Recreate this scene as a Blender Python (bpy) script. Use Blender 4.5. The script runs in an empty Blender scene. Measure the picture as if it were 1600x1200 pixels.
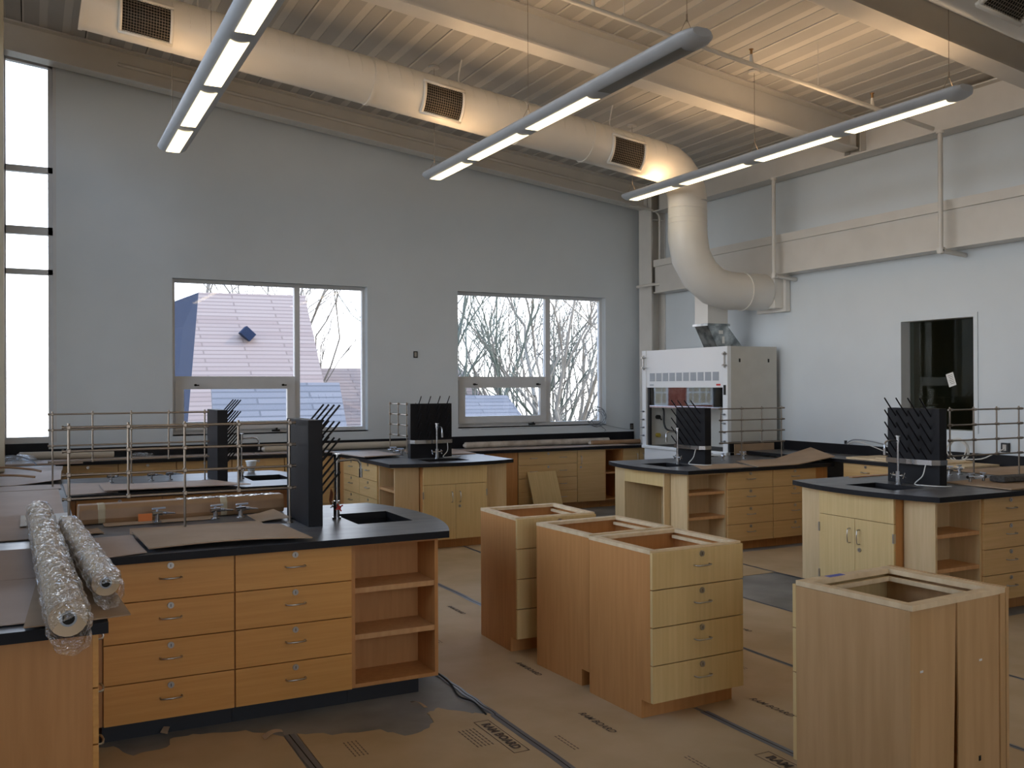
import bpy, bmesh, math, random
from mathutils import Vector, Matrix
random.seed(7)
C = bpy.context.scene.collection
SC = bpy.context.scene
PI = math.pi

# ------------------------------------------------------------------ camera
H = 1.713
YAW, PITCH, ROLL = math.radians(27.18), math.radians(.149), math.radians(-.239)
cy, sy = math.cos(YAW), math.sin(YAW)
fwd = Vector((sy*math.cos(PITCH), cy*math.cos(PITCH), math.sin(PITCH)))
rgt = Vector((cy, -sy, 0)); upv = rgt.cross(fwd)
r2 = math.cos(ROLL)*rgt + math.sin(ROLL)*upv
u2 = -math.sin(ROLL)*rgt + math.cos(ROLL)*upv
cam = bpy.data.objects.new('camera', bpy.data.cameras.new('camera'))
C.objects.link(cam)
cam.data.sensor_width = 36
cam.data.lens = 1468.1/1600*36
cam.data.clip_start = .05; cam.data.clip_end = 400
cam.matrix_world = Matrix(((r2.x, u2.x, -fwd.x, 0), (r2.y, u2.y, -fwd.y, 0), (r2.z, u2.z, -fwd.z, H), (0, 0, 0, 1)))
SC.camera = cam

# ------------------------------------------------------------------ view, world, lights
SC.view_settings.view_transform = 'Standard'
SC.view_settings.look = 'None'
SC.view_settings.gamma = 1
SC.view_settings.use_curve_mapping = False
SC.view_settings.exposure = 0.15
SC.cycles.max_bounces = 7; SC.cycles.diffuse_bounces = 4; SC.cycles.glossy_bounces = 3
SC.cycles.transparent_max_bounces = 12; SC.cycles.transmission_bounces = 4
SC.cycles.caustics_reflective = False; SC.cycles.caustics_refractive = False
SC.cycles.sample_clamp_indirect = 4.0
SC.cycles.use_denoising = True
try: SC.cycles.denoiser = 'OPENIMAGEDENOISE'
except Exception: pass

w = bpy.data.worlds.new('sky'); SC.world = w; w.use_nodes = True
nt = w.node_tree; nt.nodes.clear()
wo = nt.nodes.new('ShaderNodeOutputWorld'); bg = nt.nodes.new('ShaderNodeBackground')
tc = nt.nodes.new('ShaderNodeTexCoord'); sp = nt.nodes.new('ShaderNodeSeparateXYZ'); cr = nt.nodes.new('ShaderNodeValToRGB')
nt.links.new(tc.outputs['Generated'], sp.inputs[0]); nt.links.new(sp.outputs['Z'], cr.inputs[0])
nt.links.new(cr.outputs[0], bg.inputs[0]); nt.links.new(bg.outputs[0], wo.inputs[0])
cr.color_ramp.elements[0].position = 0.0; cr.color_ramp.elements[0].color = (1.0, 1.0, 1.0, 1)
cr.color_ramp.elements[1].position = .5; cr.color_ramp.elements[1].color = (.42, .64, 1.0, 1)
SKY = 4.2
bg.inputs[1].default_value = SKY

sun = bpy.data.lights.new('sun', 'SUN'); sun.energy = 2.6; sun.angle = .01; sun.color = (1, .93, .82)
so = bpy.data.objects.new('sun', sun); C.objects.link(so)
so.rotation_euler = Vector((-.9, .15, -.75)).to_track_quat('-Z', 'Y').to_euler()

YF_ = -3.0
def portal(loc, rot, sx, sz):
    l = bpy.data.lights.new('window_portal', 'AREA'); l.shape = 'RECTANGLE'; l.size = sx; l.size_y = sz
    l.cycles.is_portal = True
    o = bpy.data.objects.new('window_portal', l); C.objects.link(o); o.location = loc; o.rotation_euler = rot
# area lights shine along local -Z
portal((-.64, 7.35, 3.1), (0, -PI/2, 0), 3.9, 8.3)           # left glazing, faces +X
portal((1.27, YF_+.06, 2.35), (PI/2, 0, 0), 3.45, 2.7)          # fill glazing added behind the camera, faces +Y
portal((2.74, 12.0, 2.09), (-PI/2, 0, 0), 2.4, 1.9)           # back windows, face -Y
portal((6.45, 12.0, 2.09), (-PI/2, 0, 0), 2.4, 1.9)
portal((-.02, 12.0, 3.3), (-PI/2, 0, 0), .42, 4.3)

# ------------------------------------------------------------------ materials
MATS = {}
def new_mat(name):
    m = bpy.data.materials.new(name); m.use_nodes = True
    return m, m.node_tree, m.node_tree.nodes['Principled BSDF']
def lk(t, a, b): t.links.new(a, b)
def noise_mix(t, b, c1, c2, scale, stretch=(1, 1, 1), detail=4, coord='Object', lo=.35, hi=.65):
    tcn = t.nodes.new('ShaderNodeTexCoord'); mp = t.nodes.new('ShaderNodeMapping'); mp.inputs['Scale'].default_value = stretch
    n = t.nodes.new('ShaderNodeTexNoise'); n.inputs['Scale'].default_value = scale; n.inputs['Detail'].default_value = detail
    r = t.nodes.new('ShaderNodeValToRGB')
    r.color_ramp.elements[0].position = lo; r.color_ramp.elements[1].position = hi
    r.color_ramp.elements[0].color = (*c1, 1); r.color_ramp.elements[1].color = (*c2, 1)
    lk(t, tcn.outputs[coord], mp.inputs[0]); lk(t, mp.outputs[0], n.inputs['Vector']); lk(t, n.outputs['Fac'], r.inputs[0])
    lk(t, r.outputs[0], b.inputs['Base Color'])
    return mp, n, r
def mat(name, c, rough=.5, metal=0, c2=None, scale=6, stretch=(1, 1, 1), bump=0, bscale=80, spec=.5, emit=None, es=0, coat=0, lo=.35, hi=.65, detail=4):
    if name in MATS: return MATS[name]
    m, t, b = new_mat(name)
    b.inputs['Base Color'].default_value = (*c, 1); b.inputs['Roughness'].default_value = rough
    b.inputs['Metallic'].default_value = metal; b.inputs['Specular IOR Level'].default_value = spec
    if coat: b.inputs['Coat Weight'].default_value = coat; b.inputs['Coat Roughness'].default_value = .1
    if c2 is None: c2 = tuple(min(1, x*1.06) for x in c)
    noise_mix(t, b, c, c2, scale, stretch, detail, lo=lo, hi=hi)
    if bump:
        n = t.nodes.new('ShaderNodeTexNoise'); n.inputs['Scale'].default_value = bscale; n.inputs['Detail'].default_value = 3
        bp = t.nodes.new('ShaderNodeBump'); bp.inputs['Strength'].default_value = bump; bp.inputs['Distance'].default_value = .01
        tcn = t.nodes.new('ShaderNodeTexCoord'); lk(t, tcn.outputs['Object'], n.inputs['Vector'])
        lk(t, n.outputs['Fac'], bp.inputs['Height']); lk(t, bp.outputs[0], b.inputs['Normal'])
    if emit: b.inputs['Emission Color'].default_value = (*emit, 1); b.inputs['Emission Strength'].default_value = es
    MATS[name] = m; return m

M_wall = mat('wall_paint', (.63, .68, .71), .75, c2=(.65, .70, .73), scale=2.5, bump=.05, bscale=140)
M_steel = mat('painted_steel', (.62, .60, .56), .38, c2=(.66, .64, .60), scale=3)
M_deck = mat('deck_paint', (.60, .58, .54), .55, c2=(.64, .62, .58), scale=2)
M_duct = mat('duct_paint', (.72, .70, .65), .33, c2=(.76, .74, .69), scale=2)
M_frame = mat('window_aluminium', (.60, .61, .62), .4, c2=(.63, .64, .65))
M_black = mat('black_resin', (.008, .008, .010), .5, c2=(.012, .012, .014), scale=4, spec=.22)
M_top = mat('grey_black_worktop', (.062, .063, .068), .34, c2=(.17, .17, .175), scale=3.2, stretch=(1, 2.2, 1), lo=.3, hi=.75, detail=7)
M_edge = M_black
M_front = mat('maple_front_warmlit', (.62, .295, .07), .45, c2=(.68, .34, .092), scale=4, stretch=(.6, 5, 14), detail=6)  # warm lamplight on the left benches put into this orange
M_fronty = mat('maple_front_pale', (.62, .44, .19), .45, c2=(.68, .49, .225), scale=4, stretch=(14, 5, .6), detail=6)
M_side = mat('maple_side', (.50, .225, .068), .48, c2=(.56, .265, .088), scale=4, stretch=(9, 9, .7), detail=6)
M_inner = mat('maple_inner', (.54, .28, .11), .5, c2=(.60, .33, .14), scale=4, stretch=(9, 9, .7), detail=6)
M_raw = mat('pale_raw_wood', (.66, .50, .30), .6, c2=(.76, .60, .38), scale=6, stretch=(3, 3, 1), detail=6)
M_nickel = mat('brushed_nickel', (.50, .48, .45), .32, 1)
M_chrome = mat('chrome', (.46, .47, .49), .22, 1)
M_rod = mat('steel_rod', (.27, .23, .19), .38, 1)
M_frontp = mat('maple_front_tan', (.60, .385, .155), .45, c2=(.66, .43, .19), scale=4, stretch=(.6, 5, 14), detail=6)
M_pale = mat('maple_pale', (.60, .43, .22), .48, c2=(.66, .48, .26), scale=4, stretch=(9, 9, .7), detail=6)
M_toe = mat('black_vinyl_base', (.018, .018, .020), .5)
M_concrete = mat('concrete', (.17, .165, .15), .6, c2=(.29, .28, .255), scale=2.2, detail=8, bump=.1, bscale=25)
M_kraft = mat('kraft_floor_paper', (.46, .335, .185), .7, c2=(.54, .40, .24), scale=2.6, detail=7, bump=.12, bscale=12)
M_card = mat('kraft_cardboard', (.36, .245, .15), .75, c2=(.41, .285, .18), scale=4, bump=.08, bscale=18)
M_cardg = mat('grey_board', (.45, .34, .27), .65, c2=(.50, .39, .315), scale=3, bump=.05, bscale=12)
M_ram = mat('brown_wrap', (.30, .17, .085), .45, c2=(.37, .22, .115), scale=5, bump=.25, bscale=9)
M_tape = mat('grey_tape', (.13, .135, .15), .38, c2=(.17, .175, .19), scale=5)
M_ink = mat('black_ink', (.10, .07, .05), .8)
M_white = mat('white_enamel', (.74, .76, .77), .22, c2=(.77, .79, .80), scale=1)
M_liner = mat('white_liner', (.66, .65, .60), .4)
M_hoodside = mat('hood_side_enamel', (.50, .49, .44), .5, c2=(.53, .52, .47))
M_galv = mat('galvanised_steel', (.20, .22, .22), .28, 1, c2=(.52, .55, .55), scale=9)
M_grey = mat('grey_grille', (.40, .43, .46), .6)
M_dark = mat('dark_void', (.015, .014, .012), .9)
M_plastic = mat('clear_plastic_wrap', (.42, .35, .28), .13, c2=(.62, .55, .47), scale=7, bump=.9, bscale=22, coat=.8)
M_foam = mat('off_white_foam', (.55, .48, .38), .8)
M_orange = mat('orange_tag', (.75, .20, .04), .6)
M_blue = mat('blue_tape', (.10, .12, .42), .6)
M_red = mat('red_handle', (.55, .04, .03), .4)
M_wirew = mat('white_cable', (.6, .6, .57), .5)
M_wireg = mat('grey_cable', (.22, .24, .27), .4)
M_cup = mat('white_cup_plastic', (.8, .8, .78), .5)
M_paper = mat('white_paper', (.75, .75, .72), .7)
M_mast = mat('masking_tape', (.50, .42, .28), .6)
M_fix = mat('grey_enamel_housing', (.42, .45, .49), .4)
M_lensoff = mat('unlit_lens', (.16, .15, .13), .4)
M_brick = None

def glass(name, tint=(1, 1, 1), refl=1.0, rough=.02, ior=1.5):
    m = bpy.data.materials.new(name); m.use_nodes = True; t = m.node_tree; t.nodes.clear()
    o = t.nodes.new('ShaderNodeOutputMaterial'); mx = t.nodes.new('ShaderNodeMixShader')
    tr = t.nodes.new('ShaderNodeBsdfTransparent'); gl = t.nodes.new('ShaderNodeBsdfGlossy'); fr = t.nodes.new('ShaderNodeFresnel')
    tr.inputs[0].default_value = (*tint, 1); gl.inputs['Roughness'].default_value = rough; fr.inputs[0].default_value = ior
    gl.inputs[0].default_value = (refl, refl, refl, 1)
    lk(t, fr.outputs[0], mx.inputs[0]); lk(t, tr.outputs[0], mx.inputs[1]); lk(t, gl.outputs[0], mx.inputs[2]); lk(t, mx.outputs[0], o.inputs[0])
    MATS[name] = m; return m
G_win = glass('window_glass')
G_sash = glass('sash_glass', (.7, .71, .73), ior=2.1)
G_dark = glass('tinted_glass', (.62, .66, .63))

def emitter(name, c, s):
    m = bpy.data.materials.new(name); m.use_nodes = True; t = m.node_tree; t.nodes.clear()
    o = t.nodes.new('ShaderNodeOutputMaterial'); e = t.nodes.new('ShaderNodeEmission')
    tcn = t.nodes.new('ShaderNodeTexCoord'); n = t.nodes.new('ShaderNodeTexNoise'); n.inputs['Scale'].default_value = .8
    r = t.nodes.new('ShaderNodeValToRGB'); r.color_ramp.elements[0].color = (*[x*.92 for x in c], 1); r.color_ramp.elements[1].color = (*c, 1)
    lk(t, tcn.outputs['Object'], n.inputs['Vector']); lk(t, n.outputs['Fac'], r.inputs[0]); lk(t, r.outputs[0], e.inputs[0])
    e.inputs[1].default_value = s; lk(t, e.outputs[0], o.inputs[0]); return m
E_lens = emitter('lit_lens', (1.0, .80, .48), 3.6)
E_up = emitter('lit_lamp', (1.0, .64, .34), 14.0)

# ------------------------------------------------------------------ mesh helpers
class MB:
    def __init__(s): s.v = []; s.f = []; s.m = []; s.sm = []; s.k = 0
    def mi(s, k): s.k = k; return s
    def add(s, vs, fs, smooth=False):
        b = len(s.v); s.v += [tuple(x) for x in vs]
        for f in fs: s.f.append([b+i for i in f]); s.m.append(s.k); s.sm.append(smooth)
        return s
    def box(s, x0, x1, y0, y1, z0, z1, R=None, o=(0, 0, 0)):
        vs = [(x, y, z) for z in (z0, z1) for y in (y0, y1) for x in (x0, x1)]
        if R is not None: vs = [Vector(o) + R @ Vector(p) for p in vs]
        return s.add(vs, [(0, 2, 3, 1), (4, 5, 7, 6), (0, 1, 5, 4), (2, 6, 7, 3), (0, 4, 6, 2), (1, 3, 7, 5)])
    def prism(s, poly, a, b, axis='z'):
        n = len(poly)
        def P(p, t): return {'z': (p[0], p[1], t), 'y': (p[0], t, p[1]), 'x': (t, p[0], p[1])}[axis]
        vs = [P(p, a) for p in poly] + [P(p, b) for p in poly]
        fs = [tuple(range(n))[::-1], tuple(range(n, 2*n))] + [(i, (i+1) % n, (i+1) % n+n, i+n) for i in range(n)]
        return s.add(vs, fs)
    def tube(s, pts, r, n=8, cap=True, radii=None):
        pts = [Vector(p) for p in pts]; L = len(pts); rings = []
        t0 = (pts[1]-pts[0]).normalized(); a = t0.orthogonal().normalized()
        for i, p in enumerate(pts):
            t = (pts[min(i+1, L-1)]-pts[max(i-1, 0)]).normalized()
            a = (a - t*a.dot(t)); a = a.normalized() if a.length > 1e-6 else t.orthogonal().normalized()
            b = t.cross(a); rr = radii[i] if radii else r
            rings.append([p + (a*math.cos(2*PI*k/n)+b*math.sin(2*PI*k/n))*rr for k in range(n)])
        vs = [v for R_ in rings for v in R_]
        fs = [(i*n+k, i*n+(k+1) % n, (i+1)*n+(k+1) % n, (i+1)*n+k) for i in range(L-1) for k in range(n)]
        s.add(vs, fs, True)
        if cap: s.add(rings[0], [tuple(range(n))[::-1]]); s.add(rings[-1], [tuple(range(n))])
        return s
    def cyl(s, p0, p1, r, n=12, r1=None): return s.tube([p0, p1], r, n, True, None if r1 is None else [r, r1])
    def grid(s, fn, nu, nv, th=None, smooth=True):
        vs = [fn(i/nu, j/nv) for j in range(nv+1) for i in range(nu+1)]
        q = [(j*(nu+1)+i, j*(nu+1)+i+1, (j+1)*(nu+1)+i+1, (j+1)*(nu+1)+i) for j in range(nv) for i in range(nu)]
        s.add(vs, q, smooth)
        if th:
            lo = [(v[0], v[1], v[2]-th) for v in vs]
            s.add(lo, [f[::-1] for f in q], smooth)
            W = nu+1; edge = [(i, 0) for i in range(nu)] + [(nu, j) for j in range(nv)] + [(nu-i, nv) for i in range(nu)] + [(0, nv-j) for j in range(nv)]
            idx = [j*W+i for i, j in edge]; N = len(idx); N0 = len(vs)
            s.add(vs+lo, [(idx[k], idx[k]+N0, idx[(k+1) % N]+N0, idx[(k+1) % N]) for k in range(N)])
        return s
    def build(s, name, mats, parent=None, bevel=0, loc=None):
        me = bpy.data.meshes.new(name); me.from_pydata(s.v, [], s.f); 
        if not isinstance(mats, (list, tuple)): mats = [mats]
        for m in mats: me.materials.append(m)
        me.polygons.foreach_set('material_index', s.m); me.polygons.foreach_set('use_smooth', s.sm); me.update()
        o = bpy.data.objects.new(name, me); C.objects.link(o)
        if parent: o.parent = parent
        if loc: o.location = loc
        if bevel:
            b = o.modifiers.new('b', 'BEVEL'); b.width = bevel; b.segments = 2; b.limit_method = 'ANGLE'
        return o
def tag(o, label, cat, group=None, kind=None):
    o['label'] = label; o['category'] = cat
    if group: o['group'] = group
    if kind: o['kind'] = kind
    return o
def thing(name, label, cat, loc=(0, 0, 0), rz=0, group=None):
    o = bpy.data.objects.new(name, None); C.objects.link(o); o.empty_display_size = .1
    o.location = loc; o.rotation_euler = (0, 0, rz); return tag(o, label, cat, group)
def struct(name, mb, m, parent=None, bevel=0):
    o = mb.build(name, m, parent, bevel)
    if parent is None: o['kind'] = 'structure'
    return o
def dup(root, loc, rz=0, label=None, group=None):
    r = root.copy(); C.objects.link(r); r.location = loc; r.rotation_euler = (0, 0, rz)
    if label: r['label'] = label
    if group: r['group'] = group
    for ch in list(root.children):
        c = ch.copy(); C.objects.link(c); c.parent = r
        for g in ch.children:
            d = g.copy(); C.objects.link(d); d.parent = c
    return r
def arc(c, r, a0, a1, n, f): return [f(c[0]+r*math.cos(a0+(a1-a0)*i/n), c[1]+r*math.sin(a0+(a1-a0)*i/n)) for i in range(n+1)]
def smooth_path(pts, n=6):
    P = [Vector(p) for p in pts]; P = [P[0]*2-P[1]] + P + [P[-1]*2-P[-2]]; out = []
    for i in range(1, len(P)-2):
        for k in range(n):
            t = k/n; a, b, c, d = P[i-1:i+3]
            out.append(.5*((2*b)+(c-a)*t+(2*a-5*b+4*c-d)*t*t+(3*b-a-3*c+d)*t**3))
    out.append(P[-2]); return out

# ------------------------------------------------------------------ room
XW, YW, XL, YF = 8.43, 11.85, -.62, YF_
SL = .1214
CD = 5.67                                   # deck underside at X=0
def zr(c, x): return c - SL*x

fl = MB().box(XL-.3, XW+.3, YF-.3, YW+.3, -.2, 0); struct('floor', fl, M_concrete)

# back wall with three openings
W1 = (-.26, .275, 1.10, 5.40)
W2 = (1.522, 3.953, 1.147, 3.03)
W3 = (5.25, 7.66, 1.147, 3.03)
T0, T1 = YW, YW+.2
mb = MB()
def wseg(x0, x1, z0, z1=None):
    a = zr(CD+.06, x0) if z1 is None else z1; b = zr(CD+.06, x1) if z1 is None else z1
    mb.prism([(x0, z0), (x1, z0), (x1, b), (x0, a)], T0, T1, 'y')
wseg(XL-.2, W1[0], 0); wseg(W1[0], W1[1], 0, W1[2]); mb.prism([(W1[0], 5.435), (W1[1], 5.370), (W1[1], zr(CD+.06, W1[1])), (W1[0], zr(CD+.06, W1[0]))], T0, T1, 'y')
wseg(W1[1], W2[0], 0); wseg(W2[0], W2[1], 0, W2[2]); wseg(W2[0], W2[1], W2[3])
wseg(W2[1], W3[0], 0); wseg(W3[0], W3[1], 0, W3[2]); wseg(W3[0], W3[1], W3[3]); wseg(W3[1], XW+.2, 0)
struct('wall_back', mb, M_wall)
# right wall with interior window opening
RW = (6.22, 7.19, 1.22, 2.44)
mb = MB(); zt = zr(CD+.06, XW)
mb.box(XW, XW+.2, YF, RW[0], 0, zt); mb.box(XW, XW+.2, RW[1], YW, 0, zt)
mb.box(XW, XW+.2, RW[0], RW[1], 0, RW[2]); mb.box(XW, XW+.2, RW[0], RW[1], RW[3], zt)
struct('wall_right', mb, M_wall)
# left wall with long glazing
LW = (3.2, 11.5, 1.15, 5.05)
mb = MB(); zt = zr(CD+.06, XL)
mb.box(XL-.2, XL, YF, LW[0], 0, zt); mb.box(XL-.2, XL, LW[1], YW, 0, zt)
mb.box(XL-.2, XL, LW[0], LW[1], 0, LW[2]); mb.box(XL-.2, XL, LW[0], LW[1], LW[3], zt)
struct('wall_left', mb, M_wall)
FW = (-.45, 3.0, 1.0, 3.7)
mb = MB(); y0, y1 = YF-.2, YF
mb.box(XL-.2, XW+.2, y0, y1, 0, FW[2]); mb.box(XL-.2, FW[0], y0, y1, FW[2], FW[3]); mb.box(FW[1], XW+.2, y0, y1, FW[2], FW[3])
mb.prism([(XL-.2, FW[3]), (XW+.2, FW[3]), (XW+.2, zr(CD+.06, XW)), (XL-.2, zr(CD+.06, XL))], y0, y1, 'y')
struct('wall_front', mb, M_wall)
o = bpy.data.objects.new('fill_window', None); C.objects.link(o); o['kind'] = 'structure'  # unseen window added behind the camera for fill light
mb = MB()
for k in range(6): xx = FW[0]+(FW[1]-FW[0])*k/5; mb.box(xx-.03, xx+.03, YF-.14, YF-.06, FW[2], FW[3])
mb.box(FW[0], FW[1], YF-.14, YF-.06, FW[2], FW[2]+.05); mb.box(FW[0], FW[1], YF-.14, YF-.06, FW[3]-.05, FW[3])
mb.build('window_frame', mat('frame_grey', (.55, .56, .57), .4), o)
MB().box(FW[0], FW[1], YF-.105, YF-.10, FW[2], FW[3]).build('pane', bpy.data.materials['window_glass'], o)

# corrugated metal deck, ribs along Y
mb = MB(); x = XL-.05
M_perf = mat('perforated_deck', (.44, .43, .41), .6, c2=(.47, .46, .44), scale=2)
def strip(xa, xb, up, k):
    mb.mi(k); za, zb2 = zr(CD, xa)+up, zr(CD, xb)+up
    mb.add([(xa, YF, za), (xb, YF, zb2), (xb, YW+.1, zb2), (xa, YW+.1, za)], [(0, 1, 2, 3)])
    mb.add([(xa, YF, za), (xa, YW+.1, za), (xa, YW+.1, za+.02), (xa, YF, za+.02)], [(0, 1, 2, 3)])
    mb.add([(xb, YF, zb2), (xb, YW+.1, zb2), (xb, YW+.1, zb2+.02), (xb, YF, zb2+.02)], [(0, 1, 2, 3)])
while x < XW+.1:
    for wd, up, k in ((.145, 0, 1), (.082, .006, 0), (.145, 0, 1), (.082, .006, 0), (.145, 0, 1)): strip(x, x+wd, up, k); x += wd
    strip(x, x+.010, .018, 2); strip(x+.010, x+.028, -.004, 0); x += .028
mb.mi(0)
mb.prism([(XL-.2, zr(CD+.08, XL-.2)), (XW+.2, zr(CD+.08, XW+.2)), (XW+.2, zr(CD+.2, XW+.2)), (XL-.2, zr(CD+.2, XL-.2))], YF-.2, YW+.2, 'y')
struct('ceiling', mb, [M_deck, M_perf, M_dark])

# ------------------------------------------------------------------ steelwork
def sloped_beam(name, label, yc, x0, x1, cb=5.33, wf=.215):
    mb = MB()
    def P(c0, c1, ya, yb): mb.prism([(x0, zr(c0, x0)), (x1, zr(c0, x1)), (x1, zr(c1, x1)), (x0, zr(c1, x0))], ya, yb, 'y')
    P(cb, cb+.016, yc-wf/2, yc+wf/2); P(cb+.016, CD-.018, yc-.006, yc+.006); P(CD-.018, CD-.002, yc-wf/2, yc+wf/2)
    # stiffener and end plate near the right end
    mb.box(x1-.012, x1, yc-.08, yc+.08, zr(cb+.016, x1), zr(CD-.02, x1))
    return tag(mb.build(name, M_steel), label, 'beam', 'sloping roof beams')
sloped_beam('steel_beam', 'cream painted sloping steel beam along the top of the back wall', 11.545, XL, 8.15)
sloped_beam('steel_beam', 'cream painted sloping steel beam crossing the middle of the ceiling', 7.62, XL, 8.19)
sloped_beam('steel_beam', 'cream painted sloping steel beam in the top right corner, nearest the camera', 5.29, XL, 8.19)
# eave beam along the right wall
mb = MB(); zb = 4.275
mb.box(8.185, 8.41, YF+.01, 11.37, zb, zb+.016); mb.box(8.30, 8.312, YF+.01, 11.37, zb+.016, 4.63); mb.box(8.21, 8.41, YF+.01, 11.37, 4.625, 4.64)
mb.box(8.21, 8.30, 7.5, 7.512, zb+.016, 4.62); mb.box(8.21, 8.30, 7.73, 7.742, zb+.016, 4.62)
tag(mb.build('steel_beam', M_steel), 'cream steel eave beam running level along the top of the right wall', 'beam')
# mid height girder
g = thing('wall_girder', 'deep cream painted girder crossing the right wall above the fume hood', 'girder', (8.2, 0, 3.094))
MB().box(.02, .215, YF+.01, 11.37, 0, .372).build('web', M_steel, g)
MB().box(-.01, .215, YF+.01, 11.37, .372, .47).build('top_flange', M_steel, g)
MB().box(-.002, .215, YF+.01, 11.37, -.014, 0).build('bottom_flange', M_steel, g)
# corner column
mb = MB()
mb.box(8.165, 8.185, 11.39, 11.70, 0, 4.655); mb.box(8.185, 8.405, 11.54, 11.552, 0, 4.655); mb.box(8.405, 8.425, 11.39, 11.70, 0, 4.655)
mb.box(8.185, 8.405, 11.41, 11.552, 4.17, 4.185); mb.box(8.185, 8.405, 11.41, 11.552, 3.09, 3.105)
tag(mb.build('steel_column', M_steel), 'white painted steel column in the corner behind the fume hood', 'column')
# corner mullion post at the far left
mb = MB().box(-.50, -.212, 10.05, 10.30, .93, zr(CD-.01, -.212)-.0)
tag(mb.build('window_post', mat('cream_post', (.55, .50, .38), .5)), 'cream square post standing on the counter at the left edge of the photo', 'post')
# conduits and sprinkler pipes
def pipe(name, label, pts, r, m=M_steel, cat='pipe', group=None, n=10):
    return tag(MB().tube(pts, r, n).build(name, m), label, cat, group)
pipe('conduit_pipe', 'thin cream pipe running along the face of the back wall beam', [(.9, 11.516, zr(5.50, .9)), (7.95, 11.516, zr(5.50, 7.95))], .021)
t = thing('sprinkler_pipe', 'cream sprinkler main hung below the deck between the two middle beams', 'pipe', (0, 6.43, 0))
MB().tube([(XL+.3, 0, zr(5.25, XL+.3)), (8.05, 0, zr(5.25, 8.05))], .021, 10).build('pipe_run', M_steel, t)
for X in (2.3, 4.05, 5.7, 7.2):
    m_ = MB(); m_.cyl((X, 0, zr(5.25, X)), (X, 0, zr(5.25, X)+.09), .022, 8, .012); m_.build('fitting', M_steel, t)
    m_ = MB(); m_.cyl((X, 0, zr(5.25, X)+.09), (X, 0, zr(5.25, X)+.13), .011, 8); m_.cyl((X, 0, zr(5.25, X)+.13), (X, 0, zr(5.25, X)+.137), .02, 8)
    m_.build('sprinkler_head', mat('brass_head', (.35, .2, .08), .4, .8), t)
for X in (3.2, 4.35, 6.5):
    MB().cyl((X, 0, zr(5.25, X)), (X, 0, zr(CD+.0, X)), .004, 6).build('hanger_rod', M_steel, t)
for i, (yy, lab) in enumerate(((6.37, 'white vertical drop pipe in front of the girder, right one of the pair'), (8.73, 'white vertical drop pipe in front of the girder, left one beside the duct'))):
    t = thing('drop_pipe', lab, 'pipe', (8.08, yy, 3.05), 0, 'drop pipes on the right wall')
    MB().tube([(0, 0, 0), (0, 0, 1.195)], .024, 12).build('riser', M_steel, t)
    MB().cyl((0, 0, -.03), (0, 0, .03), .036, 12).cyl((-.02, 0, 0), (.035, 0, 0), .036, 12).build('elbow', M_steel, t)
    MB().tube([(0, 0, 0), (.34, -.02, -.03)], .024, 12).build('wall_stub', M_steel, t)
    MB().cyl((0, 0, 1.165), (0, 0, 1.195), .04, 12).build('collar', M_steel, t)
pipe('conduit_pipe', 'bent white conduit dropping down the corner column, nearer the back wall', smooth_path([(7.75, 11.36, 4.33), (8.12, 11.36, 4.31), (8.28, 11.36, 4.24), (8.30, 11.36, 4.05), (8.30, 11.36, 3.30), (8.34, 11.30, 3.16)], 4), .014)
pipe('conduit_pipe', 'straight white conduit beside the corner column ending at the girder', smooth_path([(8.36, 11.1, 4.27), (8.36, 11.1, 3.3), (8.40, 10.9, 3.2)], 4), .014)
pipe('conduit_pipe', 'short horizontal white pipe poking through the corner column', smooth_path([(7.98, 11.5, 3.17), (8.13, 11.36, 3.20), (8.30, 11.2, 3.20), (8.36, 11.05, 3.17)], 4), .022)

# ------------------------------------------------------------------ windows
def rect_frame(mb, x0, x1, z0, z1, y0, y1, t, tb=None):
    tb = tb or t
    mb.box(x0, x1, y0, y1, z1-t, z1); mb.box(x0, x1, y0, y1, z0, z0+tb)
    mb.box(x0, x0+t, y0, y1, z0+tb, z1-t); mb.box(x1-t, x1, y0, y1, z0+tb, z1-t)
def wall_window(name, W, split0, split1, latch=True):
    o = thing(name, '', 'window'); del o['label']; del o['category']; o['kind'] = 'structure'
    x0, x1, z0, z1 = W; y0, y1 = YW+.10, YW+.17; mb = MB()
    rect_frame(mb, x0, x1, z0, z1, y0, y1, .04, .05)
    mb.box(split0, split1, y0-.01, y1, z0+.05, z1-.04)
    mb.box(x0+.04, split0, y0-.005, y1, 1.795, 1.852)
    mb.build('window_frame', M_frame, o)
    mb = MB(); mb.box(x0, x1, YW+.0, y0, z0-.012, z0)
    mb.build('window_sill', M_frame, o)
    mb = MB(); rect_frame(mb, x0+.04, split0, z0+.05, 1.795, y0-.028, y0+.04, .10, .10)
    s = mb.build('sash', M_frame, o)
    for hx in (x0+.27, split0-.16):
        MB().cyl((hx, y0-.03, 1.745), (hx, y0-.075, 1.745), .014, 8).box(hx-.006, hx+.04, y0-.075, y0-.062, 1.735, 1.75).build('latch', M_dark, s)
    if latch:
        MB().box(split0-.30, split0-.2, y0-.05, y0-.03, z0+.012, z0+.035).cyl((split0-.25, y0-.05, z0+.03), (split0-.25, y0-.09, z0+.05), .012, 8).build('crank_handle', M_dark, o)
    mb = MB()
    mb.box(x0+.04, split0, y0+.03, y0+.036, 1.852, z1-.04); mb.box(split1, x1-.04, y0+.03, y0+.036, z0+.05, z1-.04)
    mb.box(x0+.14, split0-.093, y0+.012, y0+.018, z0+.15, 1.70)
    mb.build('pane', G_win, o); return o
wall_window('window_2', W2, 3.014, 3.08)
wall_window('window_3', W3, 6.685, 6.76)
o = thing('window_1', '', 'window'); del o['label']; del o['category']; o['kind'] = 'structure'
mb = MB(); x0, x1, z0, z1 = W1; y0, y1 = YW+.04, YW+.12
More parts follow.
